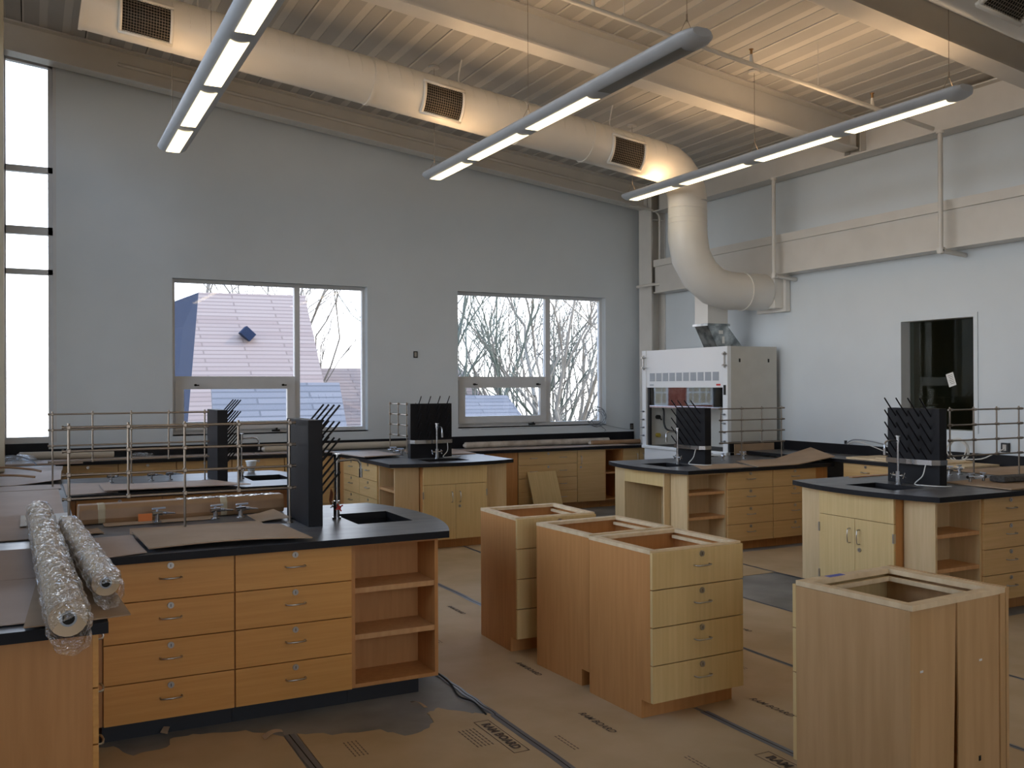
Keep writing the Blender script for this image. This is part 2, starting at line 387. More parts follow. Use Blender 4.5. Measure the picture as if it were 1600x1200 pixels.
mb.box(x0, x1, y0-.035, y1, z0, z0+.066); mb.box(x0, x0+.03, y0, y1, z0, 5.42); mb.box(x1-.083, x1-.035, y0, y1, z0, 5.37); mb.box(x1-.035, x1, y0-.037, y1, z0, 5.37)
mb.prism([(x0, 5.40), (x1, 5.345), (x1, 5.375), (x0, 5.43)], y0, y1, 'y')
for za, zb_ in ((4.155, 4.222), (3.452, 3.540), (3.0, 3.06)): mb.box(x0, x1, y0, y1, za, zb_)
mb.build('window_frame', M_frame, o)
MB().box(x0+.02, x1-.04, y0+.04, y0+.046, z0+.01, 5.36).build('pane', G_win, o)
# left glazing
o = thing('window_4', '', 'window'); del o['label']; del o['category']; o['kind'] = 'structure'
mb = MB(); y = LW[0]
while y < LW[1]+.01: mb.box(XL-.14, XL-.06, y-.03, y+.03, LW[2], LW[3]); y += (LW[1]-LW[0])/8
mb.box(XL-.14, XL-.06, LW[0], LW[1], LW[2], LW[2]+.05); mb.box(XL-.14, XL-.06, LW[0], LW[1], LW[3]-.05, LW[3]); mb.box(XL-.14, XL-.06, LW[0], LW[1], 3.1, 3.15)
mb.build('window_frame', M_frame, o)
MB().box(XL-.105, XL-.10, LW[0], LW[1], LW[2], LW[3]).build('pane', G_win, o)
# interior window in the right wall
o = thing('window_5', '', 'window'); del o['label']; del o['category']; o['kind'] = 'structure'
y0, y1, z0, z1 = RW; mb = MB(); xx0, xx1 = XW-.012, XW+.19
mb.box(xx0, xx1, y0, y0+.045, z0, z1); mb.box(xx0, xx1, y1-.045, y1, z0, z1); mb.box(xx0, xx1, y0+.045, y1-.045, z1-.045, z1); mb.box(xx0, xx1, y0+.045, y1-.045, z0, z0+.025)
mb.build('window_frame', M_wall, o)
MB().box(XW+.13, XW+.136, y0+.045, y1-.045, z0+.025, z1-.045).build('pane', G_dark, o)
# dim room beyond the interior window
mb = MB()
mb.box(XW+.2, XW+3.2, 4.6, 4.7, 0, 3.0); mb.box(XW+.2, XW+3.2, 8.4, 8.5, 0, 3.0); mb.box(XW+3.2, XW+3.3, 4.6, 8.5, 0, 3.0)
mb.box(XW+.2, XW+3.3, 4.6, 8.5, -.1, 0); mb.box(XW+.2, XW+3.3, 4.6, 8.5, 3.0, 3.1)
MBc = MB().box(XW+1.2, XW+1.5, 5.6, 6.8, 2.95, 2.995)  # glowing ceiling panel, unseen, added to brighten the dim room
tag(MBc.build('corridor_fill', emitter('corridor_fill_glow', (1, .9, .7), 2.0)), 'unseen fill light added to brighten the dim room beyond the interior window', 'ceiling light')
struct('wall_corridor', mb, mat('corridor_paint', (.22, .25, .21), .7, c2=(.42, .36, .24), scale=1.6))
# paper stuck on the pane
R = Matrix.Rotation(math.radians(-17), 3, 'X')
mb = MB(); mb.box(-.001, .001, -.045, .045, -.07, .07, R, (0, 0, 0))
p = tag(mb.build('paper_notice', M_paper), 'small white paper notice taped askew on the dark interior window', 'paper'); p.location = (XW+.127, 6.63, 1.765)
mb = MB()
for k in range(6): mb.box(-.0015, -.0011, -.03, .028-.006*(k % 3), .045-.018*k, .049-.018*k, R, (0, 0, 0))
mb.build('printed_lines', M_ink, p)

# ------------------------------------------------------------------ ducts
DR = .233
def ring_path(path, r, n=32, seams=None):
    """smooth round duct with slight standing seams"""
    mb = MB(); mb.tube(path, r, n, True); return mb
def duct_grille(parent, x, yc, zc, r, w=.40, span=.60, ang0=math.radians(201)):
    # curved collar + mesh on the side of a duct running along X; angle measured in the YZ plane
    def arcpt(a, rr): return (yc + rr*math.cos(a), zc + rr*math.sin(a))
    a0, a1 = ang0-span, ang0+span
    mb = MB(); N = 12; t = .028
    def band(xa, xb, aa, ab, r0, r1, mbx, n=N):
        vs = []
        for i in range(n+1):
            a = aa+(ab-aa)*i/n
            for rr in (r0, r1):
                y, z = arcpt(a, rr)
                for X in (xa, xb): vs.append((X, y, z-SL*(X-x)))
        fs = []
        for i in range(n):
            b = i*4; c = b+4
            fs += [(b, b+1, c+1, c), (b+2, c+2, c+3, b+3), (b, c, c+2, b+2), (b+1, b+3, c+3, c+1)]
        fs += [(0, 2, 3, 1), (n*4, n*4+1, n*4+3, n*4+2)]
        mbx.add(vs, fs, True)
    ea = t/r
    band(x-w/2-t, x+w/2+t, a0-ea, a0, r-.01, r+.03, mb, 2); band(x-w/2-t, x+w/2+t, a1, a1+ea, r-.01, r+.03, mb, 2)
    band(x-w/2-t, x-w/2, a0, a1, r-.01, r+.03, mb); band(x+w/2, x+w/2+t, a0, a1, r-.01, r+.03, mb)
    col = mb.build('grille_frame', M_duct, parent)
    mb = MB(); band(x-w/2, x+w/2, a0, a1, r+.002, r+.006, mb); mb.build('grille_back', M_dark, col)
    mb = MB(); nw = 17
    for k in range(1, nw):
        X = x-w/2+w*k/nw; mb.tube([(X, *[(q) for q in (arcpt(a0+(a1-a0)*i/10, r+.02)[0], arcpt(a0+(a1-a0)*i/10, r+.02)[1]-SL*(X-x))]) for i in range(11)], .0022, 4, False)
    nh = 12
    for k in range(1, nh):
        a = a0+(a1-a0)*k/nh; y, z = arcpt(a, r+.02); mb.tube([(x-w/2, y, z+SL*w/2), (x+w/2, y, z-SL*w/2)], .0022, 4, False)
    mb.build('grille_mesh', M_rod, col)
DY, DC = 9.08, 5.17
d = thing('air_duct', 'round white spiral duct under the ceiling bending down to the right wall behind the hood', 'duct', (0, DY, 0))
xs, xe = .42, 6.58
path = [(xs, 0, zr(DC, xs)), (xe, 0, zr(DC, xe))]
mbd = MB().tube(path, DR, 36); mbd.build('straight_run', M_duct, d)
# spiral seams
mb = MB()
X = xs+.15
while X < xe-.1:
    pts = [(X+.10*i/24, DR*1.003*math.cos(2*PI*i/24), zr(DC, X)+DR*1.003*math.sin(2*PI*i/24)) for i in range(25)]
    mb.tube(pts, .0028, 4, False); X += .135
mb.build('spiral_seam', M_duct, d)
for X in (xs, 1.75, 3.05, 4.75, 5.6):
    MB().tube([(X-.006, 0, zr(DC, X)), (X+.03, 0, zr(DC, X+.036))], DR+.008, 36).build('joint_band', M_duct, d)
for X in (.93, 3.78, 6.05):
    duct_grille(d, X, 0, zr(DC, X), DR)
for X in (1.4, 4.05, 5.95):
    MB().tube(smooth_path([(X, 0, zr(DC, X)+DR), (X, .02, zr(DC, X)+DR+.08), (X+.03, 0, zr(CD, X))], 3), .008, 6).build('hanger_strap', M_duct, d)
# top elbow (gored)
zx = zr(DC, xe); VX = 7.05
cen = (xe, zx-.46); gore = []
a_start = math.atan(1/SL) if False else PI/2 - math.atan(SL)
for k in range(6):
    a = (PI/2 - .12) * (1-k/5)
    gore.append((cen[0]+.465*math.cos(a), 0, cen[1]+.465*math.sin(a)))
gore[0] = (xe, 0, zx)
MB().tube(gore, DR, 36).build('upper_elbow', M_duct, d)
VX = gore[-1][0]; zt_ = gore[-1][2]
zb1 = 3.50
MB().tube([(VX, 0, zt_), (VX, 0, zb1)], DR, 36).build('vertical_run', M_duct, d)
mb = MB()
for z0_ in (3.60, 3.66, 3.78, 3.90):
    mb.tube([(VX+DR*1.004*math.cos(2*PI*i/24), DR*1.004*math.sin(2*PI*i/24), z0_+.06*math.sin(PI*i/24)) for i in range(25)], .003, 4, False)
mb.build('ring_seam', M_duct, d)
RB = .62; low = []
for k in range(5):
    a = PI + (PI/2)*k/4
    low.append((VX+RB+RB*math.cos(a), 0, zb1+RB*math.sin(a)))
mb = MB(); mb.tube([(VX, 0, zb1+.06)]+low+[(low[-1][0]+.05, 0, low[-1][2])], DR+.003, 36); mb.build('lower_elbow', M_duct, d)
mb = MB(); mb.tube([low[-1], (8.20, -.02, low[-1][2]-.0)], DR, 36, True, [DR, DR*.98])
mb.build('wall_run', M_duct, d)
MB().tube([(7.86, -.01, low[-1][2]), (7.885, -.01, low[-1][2])], DR+.008, 36).build('joint_band', M_duct, d)
mb = MB(); zc = low[-1][2]; mb.box(8.34, 8.42, -.27, .25, zc-.25, zc+.25); mb.box(8.20, 8.34, -.23, .21, zc-.21, zc+.21); mb.build('wall_flange', M_duct, d, .006)
# second duct in the upper right corner
d2 = thing('air_duct', 'second round duct crossing the top right corner, in front of the near beam', 'duct', (0, 4.235, 0))
MB().tube([(XL+.4, 0, zr(DC, XL+.4)), (8.0, 0, zr(DC, 8.0))], DR, 36).build('straight_run', M_duct, d2)
mb = MB(); X = 3.6
while X < 7.9:
    pts = [(X+.10*i/24, DR*1.003*math.cos(2*PI*i/24), zr(DC, X)+DR*1.003*math.sin(2*PI*i/24)) for i in range(25)]
    mb.tube(pts, .0028, 4, False); X += .135
mb.build('spiral_seam', M_duct, d2)
duct_grille(d2, 5.86, 0, zr(DC, 5.86), DR, ang0=math.radians(212))
duct_grille(d2, 2.6, 0, zr(DC, 2.6), DR)

# ------------------------------------------------------------------ pendant lights
LZ = 4.0
def make_light(x, lab, off=(), dy=0):
    t = thing('pendant_light', lab, 'ceiling light', (x, dy, LZ), 0, 'long linear pendant lights')
    ya, yb = 4.89, 9.56
    def sect(sc, dz=0):     # convex underside, gently dished top
        P = []
        for i in range(13):
            a = PI + PI*i/12; P.append((.135*sc*math.cos(a), .062*sc*math.sin(a)+dz+.02))
        P += [(.128*sc, .034+dz), (.075*sc, .045+dz), (-.075*sc, .045+dz), (-.128*sc, .034+dz)]
        return P
    mb = MB(); rings = [(ya, .55, .012), (ya+.03, .85, .004), (ya+.09, 1, 0), (yb-.09, 1, 0), (yb-.03, .85, .004), (yb, .55, .012)]
    R_ = [[(p[0], y, p[1]) for p in sect(s_, dz)] for y, s_, dz in rings]; n = len(R_[0])
    vs = [v for r_ in R_ for v in r_]
    mb.add(vs, [(i*n+k, i*n+(k+1) % n, (i+1)*n+(k+1) % n, (i+1)*n+k) for i in range(5) for k in range(n)], True)
    mb.add(R_[0], [tuple(range(n))]); mb.add(R_[-1], [tuple(range(n))[::-1]])
    mb.build('housing', M_fix, t)
    for k, (a, b) in enumerate(((8.60, 9.44), (7.40, 8.46), (6.22, 7.24), (5.03, 6.07))):
        m_ = MB()
        def fn(u, v):
            xx = -.062+.124*u; zz = .02-.062*math.sqrt(max(0, 1-(xx/.135)**2))-.004
            inset = .02*(1-abs(2*u-1)**2)
            return (xx, a+inset+(b-a-2*inset)*v, zz)
        m_.grid(fn, 8, 6); m_.build('lens', M_lensoff if k in off else E_lens, t)
        m_ = MB(); m_.box(-.05, .05, a, b, .046, .052); m_.build('lamp_tube', M_lensoff if k in off else E_up, t)
    for yy in (5.05, 7.30, 9.46):
        m_ = MB(); zt2 = zr(CD, x)-LZ
        m_.cyl((0, yy, .17), (0, yy, zt2), .0025, 5); m_.cyl((0, yy, .17), (-.07, yy, .045), .002, 5); m_.cyl((0, yy, .17), (.07, yy, .045), .002, 5)
        m_.cyl((0, yy, .15), (0, yy, .20), .006, 6)
        m_.build('suspension_wire', M_rod, t)
        m_ = MB(); m_.cyl((0, yy, zt2-.02), (0, yy, zt2), .06, 16); m_.build('ceiling_cup', M_deck, t)
    return t
make_light(1.22, 'leftmost of the three long grey pendant lights, running up out of the top edge')
make_light(3.92, 'middle long grey pendant light, its nearest section unlit', off=(3,))
make_light(6.51, 'rightmost long grey pendant light, all four sections lit, crossing the duct bend')

make_light(1.22, 'left added fill pendant of the unseen row behind the camera', dy=-7.2)  # unseen row added behind the camera for warm fill
make_light(3.92, 'middle added fill pendant of the unseen row behind the camera', dy=-7.2)
make_light(6.51, 'right added fill pendant of the unseen row behind the camera', dy=-7.2)

# ------------------------------------------------------------------ cabinets
def pull(w=.10, vertical=False, y=-.019):
    mb = MB(); pts = []
    P = [(-w/2, 0), (-w/2, -.022), (-w/2+.01, -.03), (0, -.034), (w/2-.01, -.03), (w/2, -.022), (w/2, 0)]
    pts = [((0, y+p[1], p[0]) if vertical else (p[0], y+p[1], 0)) for p in P]
    return mb.tube(pts, .0042, 6)
PULL_H = pull().build('handle', M_nickel); PULL_V = pull(.11, True).build('handle', M_nickel)
LOCKM = MB().cyl((0, -.0185, 0), (0, -.026, 0), .0155, 16).mi(1).box(-.0015, .0015, -.0268, -.0255, -.007, .007).build('lock', [M_nickel, M_dark])
HINGE = MB().box(-.004, .010, -.024, -.002, -.035, .035).build('hinge', M_nickel)
CLAMP = MB().box(-.011, .011, -.024, .011, -.011, .011).build('clamp', M_rod, None, .004)
PROTO = [PULL_H, PULL_V, LOCKM, HINGE, CLAMP]
for o in PROTO: C.objects.unlink(o)
def child(proto, parent, loc, name=None):
    c = proto.copy(); C.objects.link(c); c.parent = parent; c.location = loc; return c
def cab_base(t, w, d, h, toe=.1, mats=None, body=None, toe_in=.075, hollow_y=None):
    sm = body or M_side
    # carcass shell with toe notch at the front
    mb = MB(); th = .018
    for x0 in (0, w-th):
        mb.prism([(0, toe), (toe_in, toe), (toe_in, .0), (d, .0), (d, h), (0, h)], x0, x0+th, 'x')
    mb.box(th, w-th, d-th, d, 0, h); mb.box(th, w-th, 0.0, d-th, toe, toe+th); mb.box(th, w-th, 0, d-th, h-th, h)
    return mb.build('body', sm, t)
def drawer_cab(label, loc, rz, w=.61, d=.6, h=.876, rows=4, group=None, front=None, vinyl=True, wide=False, side=None, closed=True):
    t = thing('drawer_cabinet', label, 'cabinet', loc, rz, group)
    mb = MB(); th = .018
    for x0 in (0, w-th): mb.prism([(0, .1), (.09, .1), (.09, 0), (d, 0), (d, h), (0, h)], x0, x0+th, 'x')
    mb.box(th, w-th, d-th, d, 0, h); mb.box(th, w-th, 0, d-th, .1, .118); mb.box(th, w-th, 0.004, .022, .118, h)
    if closed: mb.box(th, w-th, .022, d-th, h-.018, h)
    mb.build('body', side or M_side, t)
    MB().box(0, w, .075, .0895, 0, .1).build('toe_kick', M_toe if vinyl else M_side, t)
    hz = (h-.1)/rows; fm = front or M_front
    for r in range(rows):
        z0 = .1+hz*r+.0025; z1 = .1+hz*(r+1)-.0025
        f = MB().box(.0025, w-.0025, -.019, 0, z0, z1).build('drawer', fm, t, .0012)
        if wide:
            for hx in (.25, .75): child(PULL_H, f, (w*hx, 0, z0+hz*.50))
            child(LOCKM, f, (w*.5, 0, z0+hz*.80))
        else:
            child(PULL_H, f, (w/2, 0, z0+hz*.53)); child(LOCKM, f, (w/2, 0, z0+hz*.83))
    return t
def shelf_cab(label, loc, rz, w=.5, d=.28, h=.876, group=None, bm=None):
    t = thing('shelf_cabinet', label, 'cabinet', loc, rz, group); th = .02
    mb = MB()
    for x0 in (0, w-th): mb.box(x0, x0+th, 0, d, .1, h)
    mb.box(th, w-th, d-.012, d, .1, h); mb.box(th, w-th, 0, d-.012, .1, .12); mb.box(th, w-th, 0, d-.012, h-.02, h)
    mb.build('body', bm or M_side, t)
    for z in (.355, .605): MB().box(th+.001, w-th-.001, .004, d-.013, z, z+.028).build('shelf', M_inner, t)
    MB().box(.0, w-.09, .075, d, 0, .1).build('toe_kick', M_toe, t)
    return t
def sink_cab(label, loc, rz, w=.74, d=.45, h=.876, knee=False, group=None):
    t = thing('sink_cabinet', label, 'cabinet', loc, rz, group); th = .02; mb = MB()
    if knee:
        for x0 in (0, w-th): mb.box(x0, x0+th, 0, d, 0, h)
        mb.box(th, w-th, d-.012, d, 0, h); mb.build('body', M_pale, t)
        MB().box(th, w-th, .0, .02, h-.15, h).build('apron', M_fronty, t)
        return t
    for x0 in (0, w-th): mb.box(x0, x0+th, 0, d, .1, h)
    mb.box(th, w-th, d-.012, d, 0, h); mb.box(th, w-th, 0, d-.012, .1, .12); mb.box(th, w-th, .0, .02, h-.04, h)
    mb.build('body', M_side, t)
    MB().box(.03, w-.03, .07, .085, 0, .1).build('toe_kick', M_side, t)
    MB().box(.0025, w-.0025, -.019, 0, h-.192, h-.004).build('false_front', M_fronty, t, .0012)
    for k in (0, 1):
        x0, x1 = (.0025, w/2-.0015) if k == 0 else (w/2+.0015, w-.0025)
        dr = MB().box(x0, x1, -.019, 0, .1, h-.196).build('door', M_fronty, t, .0012)
        hx = x1-.045 if k == 0 else x0+.045
        child(PULL_V, dr, (hx, 0, h-.33))
        if k == 1: child(LOCKM, dr, (hx, 0, h-.43))
        for hz in (.20, h-.30): child(HINGE, dr, (x0-.002 if k == 0 else x1-.006, 0, hz))
    return t

def worktop(label, poly, loc, rz, hole=None, th=.038, zt=.914, group=None):
    """epoxy worktop: outline in local coords with an optional rectangular sink hole"""
    bm = bmesh.new()
    def loop(P):
        v = [bm.verts.new((p[0], p[1], 0)) for p in P]; return [bm.edges.new((v[i], v[(i+1) % len(v)])) for i in range(len(v))]
    es = loop(poly)
    if hole: es += loop([(hole[0], hole[2]), (hole[1], hole[2]), (hole[1], hole[3]), (hole[0], hole[3])])
    bmesh.ops.triangle_fill(bm, edges=es, use_beauty=True)
    r = bmesh.ops.extrude_face_region(bm, geom=bm.faces[:])
    bmesh.ops.translate(bm, verts=[e for e in r['geom'] if isinstance(e, bmesh.types.BMVert)], vec=(0, 0, -th))
    bmesh.ops.recalc_face_normals(bm, faces=bm.faces[:])
    me = bpy.data.meshes.new('worktop'); bm.to_mesh(me); bm.free(); me.materials.append(M_top); me.materials.append(M_edge)
    for p in me.polygons: p.material_index = 0 if abs(p.normal.z) > .5 and p.center.z > -.01 else 1
    o = bpy.data.objects.new('worktop', me); C.objects.link(o); o.location = (loc[0], loc[1], zt); o.rotation_euler = (0, 0, rz)
    return tag(o, label, 'countertop', group)

def dryer(label, loc, rz, trough=True):
    """black pegboard drying rack, board facing local +X with pegs, 0.5 wide 0.61 tall"""
    t = thing('drying_rack', label, 'drying rack', loc, rz, 'black peg drying racks beside the sinks')
    MB().box(-.085, 0, -.25, .25, 0, .61).build('board', M_black, t, .003)
    pm = MB().tube([(0, 0, 0), (.10, 0, .115), (.128, 0, .148)], .0058, 6).build('peg', M_black); C.objects.unlink(pm)
    for r in range(5):
        for k in range(4):
            child(pm, t, (-.002, -.17+.1133*k, .545-.098*r))
    if trough:
        mb = MB(); P = [(-.085, -.256), (.0, -.256), (.055, -.22), (.075, -.1), (.08, 0), (.075, .1), (.055, .22), (0, .256), (-.085, .256)]
        Q = [(p[0]+.004, p[1]*1.02) for p in P]
        vs = [(p[0], p[1], .165) for p in P]+[(p[0], p[1], .205) for p in P]; n = len(P)
        mb.add(vs, [(i, i+1, i+1+n, i+n) for i in range(n-1)]); mb.add([(p[0], p[1], .165) for p in P], [tuple(range(n))])
        mb.build('drip_trough', M_chrome, t)
        MB().tube(smooth_path([(.06, .17, .168), (.085, .16, .08), (.10, .10, .014), (.11, .20, .010), (.06, .32, .010), (-.02, .34, .010)], 5), .005, 6).build('drain_hose', M_wirew, t)
    return t
def faucet(label, loc, rz, tagged=False, red=False):
    t = thing('faucet', label, 'faucet', loc, rz, 'tall laboratory faucets')
    mb = MB(); mb.cyl((0, 0, 0), (0, 0, .012), .027, 16); mb.cyl((0, 0, .012), (0, 0, .11), .019, 14); mb.cyl((0, 0, .11), (0, 0, .34), .0095, 10)
    mb.cyl((0, 0, .34), (0, 0, .385), .016, 12); mb.cyl((0, 0, .385), (0, 0, .395), .024, 12)
    mb.build('body', M_chrome, t)
    MB().tube([(0, 0, .352), (.10, 0, .357), (.135, 0, .350), (.15, 0, .33), (.153, 0, .29)], .0075, 8).cyl((.153, 0, .30), (.153, 0, .245), .0115, 10).build('spout', M_chrome, t)
    for s in (-1, 1):
        m_ = MB(); m_.cyl((0, 0, .075), (0, s*.05, .075), .011, 10); m_.cyl((0, s*.05, .075), (0, s*.056, .075), .013, 10)
        for a in range(4): m_.cyl((0, s*.053, .075), (.026*math.cos(a*PI/2+.5), s*.055, .075+.026*math.sin(a*PI/2+.5)), .0045, 6)
        m_.build('cross_handle', M_red if (red and s < 0) else M_chrome, t)
    if tagged:
        m_ = MB(); Rm = Matrix.Rotation(.5, 3, 'X'); m_.box(-.001, .001, -.028, .028, -.045, .045, Rm, (-.02, .045, .13)); m_.build('orange_tag', M_orange, t)
    return t
def sink(label, loc, rz, hole, zt=.914):
    a, b, c, d_ = hole; mb = MB(); t = .008; D = .2
    mb.box(a-t, a, c-t, d_+t, -D, -.039); mb.box(b, b+t, c-t, d_+t, -D, -.039); mb.box(a, b, c-t, c, -D, -.039); mb.box(a, b, d_, d_+t, -D, -.039)
    mb.box(a-t, b+t, c-t, d_+t, -D-t, -D)
    o = mb.build('sink', M_black); o.location = (loc[0], loc[1], zt); o.rotation_euler = (0, 0, rz)
    m_ = MB().cyl(((a+b)/2, (c+d_)/2, -D), ((a+b)/2, (c+d_)/2, -D+.004), .04, 16); m_.build('drain', M_nickel, o)
    return tag(o, label, 'sink')
def rack(label, loc, rz, n, talls, off=.0, stub=.03):
    """stainless rod lattice along local X, posts every 0.295"""
    t = thing('rod_lattice', label, 'lab frame', loc, rz, 'stainless rod lattices')
    dx = .295; L = dx*(n-1)
    for i in range(n):
        z0 = 0 if i in talls else .195
        mb = MB().cyl((i*dx, 0, z0), (i*dx, 0, .612), .0068, 8)
        if i in talls: mb.cyl((i*dx, 0, 0), (i*dx, 0, .008), .02, 12)
        mb.build('post', M_rod, t)
    for z in (.208, .336, .463, .59):
        mb = MB().cyl((-stub, -.013, z), (L+stub, -.013, z), .0068, 8)
        mb.cyl((-stub-.004, -.013, z), (-stub+.006, -.013, z), .010, 8); mb.cyl((L+stub-.006, -.013, z), (L+stub+.004, -.013, z), .010, 8)
        rl = mb.build('rail', M_rod, t)
        for i in range(n): child(CLAMP, rl, (i*dx, 0, z))
    return t
def gas_valve(label, loc, rz, hood=False):
    t = thing('gas_valve', label, 'gas tap', loc, rz, 'bench gas taps')
    mb = MB(); mb.cyl((0, 0, 0), (0, 0, .008), .026, 14); mb.cyl((0, 0, .008), (0, 0, .05), .013, 10); mb.cyl((-.03, 0, .052), (.03, 0, .052), .013, 10)
    mb.build('body', M_chrome, t)
    MB().cyl((.03, 0, .052), (.05, -.02, .052), .009, 8).cyl((.05, -.02, .052), (.085, -.055, .050), .006, 8, .004).build('nozzle', M_chrome, t)
    MB().cyl((0, 0, .06), (0, 0, .078), .007, 8).box(-.03, .05, -.006, .006, .075, .085).build('lever', mat('lever_cover', (.45, .5, .6), .4), t, .003)
    return t

def peninsula(nm, loc, rz, L, s0, bulge=.15, zt=.914, knee=False, far=True, sinkoff=None, flip=False, bodym=None):
    """nm: dict of labels; local +X runs to the rounded sink end, local Y across 1.44"""
    W = 1.44; h = zt-.038; e = L-.04
    ca, sa = math.cos(rz), math.sin(rz)
    def Wp(x, y, z=0): return (loc[0]+ca*x-sa*y, loc[1]+sa*x+ca*y, z)
    # outline with bowed end
    N = 16; R_ = (W*W/4+bulge*bulge)/(2*bulge); a0 = math.asin(W/2/R_)
    poly = [(0, 0)] + [(L-(R_-bulge)+R_*math.cos(-a0+2*a0*i/N), W/2+R_*math.sin(-a0+2*a0*i/N)) for i in range(N+1)] + [(0, W)]
    hole = (L-s0-.34, L-s0, W/2-.24, W/2+.24)
    worktop(nm['top'], poly, loc, rz, hole, zt=zt)
    sink(nm['sink'], loc, rz, hole, zt)
    near = nm['near']; farl = nm['far']
    # side facing local -Y
    for side in (0, 1):
        lab = (near if side == 0 else farl) if not flip else (farl if side == 0 else near)
        if lab is None: continue
        def put(x0, w): return (Wp(x0, .07), rz) if side == 0 else (Wp(x0+w, W-.07), rz+PI)
        p, r = put(e-.5, .5); shelf_cab('open maple shelf cabinet, ' + lab, p, r, .5, .27, h, bm=bodym)
        order = [(e-1.112, 'beside the open shelves'), (e-1.724, 'next to the wall counter')]
        for x0, txt in order:
            p, r = put(x0, .61); drawer_cab('four drawer maple cabinet %s, %s' % (txt, lab), p, r, .61, .6, h, front=M_frontp if bodym else None, vinyl=not bodym)
        xf = e-1.726
        if xf > .03:
            if side == 0: mb = MB().box(0.03, xf, .07, .09, .1, h)
            else: mb = MB().box(0.03, xf, W-.09, W-.07, .1, h)
            o = mb.build('filler_panel', M_side); o.location = loc; o.rotation_euler = (0, 0, rz)
            tag(o, 'narrow maple filler panel at the wall counter, ' + lab, 'panel')
    # sink cabinet centred in the end, facing local +X
    p = Wp(e+.075, W/2-.37); sink_cab(nm['sinkcab'], p, rz+PI/2, .74, .5, h, knee)
    return Wp

def pen_labels(n):
    return dict(top='grey black worktop with a bowed end on the %s' % n, sink='black sink basin set in the %s' % n,
                near='camera side of %s' % n, far='far side of %s' % n, sinkcab='')
I1, I2, I3, I4, I5 = ('near left bench', 'second left bench', 'middle back bench', 'fume hood bench', 'near right bench')
# near left
lb = pen_labels(I1); lb['sinkcab'] = 'two door maple sink cabinet on the end of the near left bench'
peninsula(lb, (.24, 4.80, 0), 0, 1.83, .03)
drying = []
dryer('black peg drying rack nearest the camera, pegs fanning right over the near left bench', (1.50, 5.56, .914), 0, trough=False)
faucet('tall chrome faucet with an orange tag and red handle at the near left sink', (1.655, 5.56, .914), 0, True, True)
rack('nearest rod lattice, on the near left bench', (.185, 5.54, .914), 0, 5, (0, 2, 4))
gas_valve('leftmost gas tap on the near left bench, beside an orange tag', (.66, 5.82, .93), .3)
gas_valve('middle gas tap on the near left bench, just left of the other', (.985, 5.80, .93), .3)
gas_valve('gas tap nearest the drying rack on the near left bench', (1.13, 5.79, .93), .3)
o = MB().box(-.045, .03, -.001, .001, -.022, .022).build('orange_tag', M_orange); o.location = (.60, 5.80, .965)
tag(o, 'orange paper tag hanging left of the first gas tap', 'tag')
# second left
lb = pen_labels(I2); lb['sinkcab'] = 'maple sink cabinet on the end of the second left bench'
peninsula(lb, (.24, 7.70, 0), 0, 1.83, .03)
dryer('black peg drying rack on the second left bench, seen against the first window', (1.49, 8.42, .914), 0, trough=False)
faucet('dark chrome faucet at the second left sink', (1.65, 8.42, .914), 0)
rack('rod lattice behind the nearest one, on the second left bench', (.163, 8.42, .914), 0, 5, (0, 2, 4))
gas_valve('leftmost gas tap on the second left bench', (.61, 8.62, .914), .3); gas_valve('middle gas tap on the second left bench', (.93, 8.62, .914), .3)
gas_valve('right gas tap on the second left bench, near its drying rack', (1.08, 8.62, .914), .3)
t = thing('plastic_cup', 'white plastic cup on the second left bench behind its sink', 'cup', (1.86, 9.02, .914))
mb = MB(); mb.tube([(0, 0, 0), (0, 0, .022), (0, 0, .022), (0, 0, .105)], .03, 16, True, [.030, .032, .034, .052]); mb.build('cup_body', M_cup, t)
mb = MB(); mb.tube([(0, 0, .103), (0, 0, .109)], .054, 16); mb.build('rim', M_cup, t)
# back bench
lb = pen_labels(I3); lb['near'] = 'left side of middle back bench'; lb['far'] = 'right side of middle back bench'; lb['sinkcab'] = 'two door maple sink cabinet facing the camera under the second window'
peninsula(lb, (3.30, 11.20, 0), -PI/2, 2.0, .10, .14, bodym=M_pale)
dryer('black peg drying rack with its back edge to the wall between the windows', (4.02, 11.20-1.38, .914), -PI/2)
faucet('chrome faucet in front of the middle drying rack', (4.02, 9.66, .914), -PI/2)
rack('short rod lattice left of the middle drying rack', (4.02, 10.30, .914), PI/2, 4, (0, 1, 3))
for i, (x, y) in enumerate(((3.86, 10.35), (3.86, 10.6))):
    gas_valve(['nearer gas tap left of the middle drying rack', 'farther gas tap left of the middle drying rack'][i], (x, y, .914), 2.6)
# hood bench (lower, with knee space)
lb = pen_labels(I4); lb['sinkcab'] = 'open knee space sink cabinet with apron on the bench by the fume hood'
peninsula(lb, (7.80, 8.95, 0), PI, 1.98, .10, .14, .864, True, flip=True, bodym=M_pale)
dryer('black peg drying rack in front of the fume hood', (7.8-1.40, 8.22, .864), PI)
faucet('chrome faucet in front of the fume hood', (7.8-1.57, 8.22, .864), PI)
rack('rod lattice beside the fume hood', (6.825, 8.22, .864), 0, 4, (1, 3))
for i, (x, y) in enumerate(((6.82, 8.42), (6.97, 8.36), (7.35, 8.45))):
    gas_valve(['leftmost gas tap on the bench by the fume hood', 'middle gas tap on the bench by the fume hood', 'right gas tap on the bench by the fume hood'][i], (x, y, .864), 1.2*i)
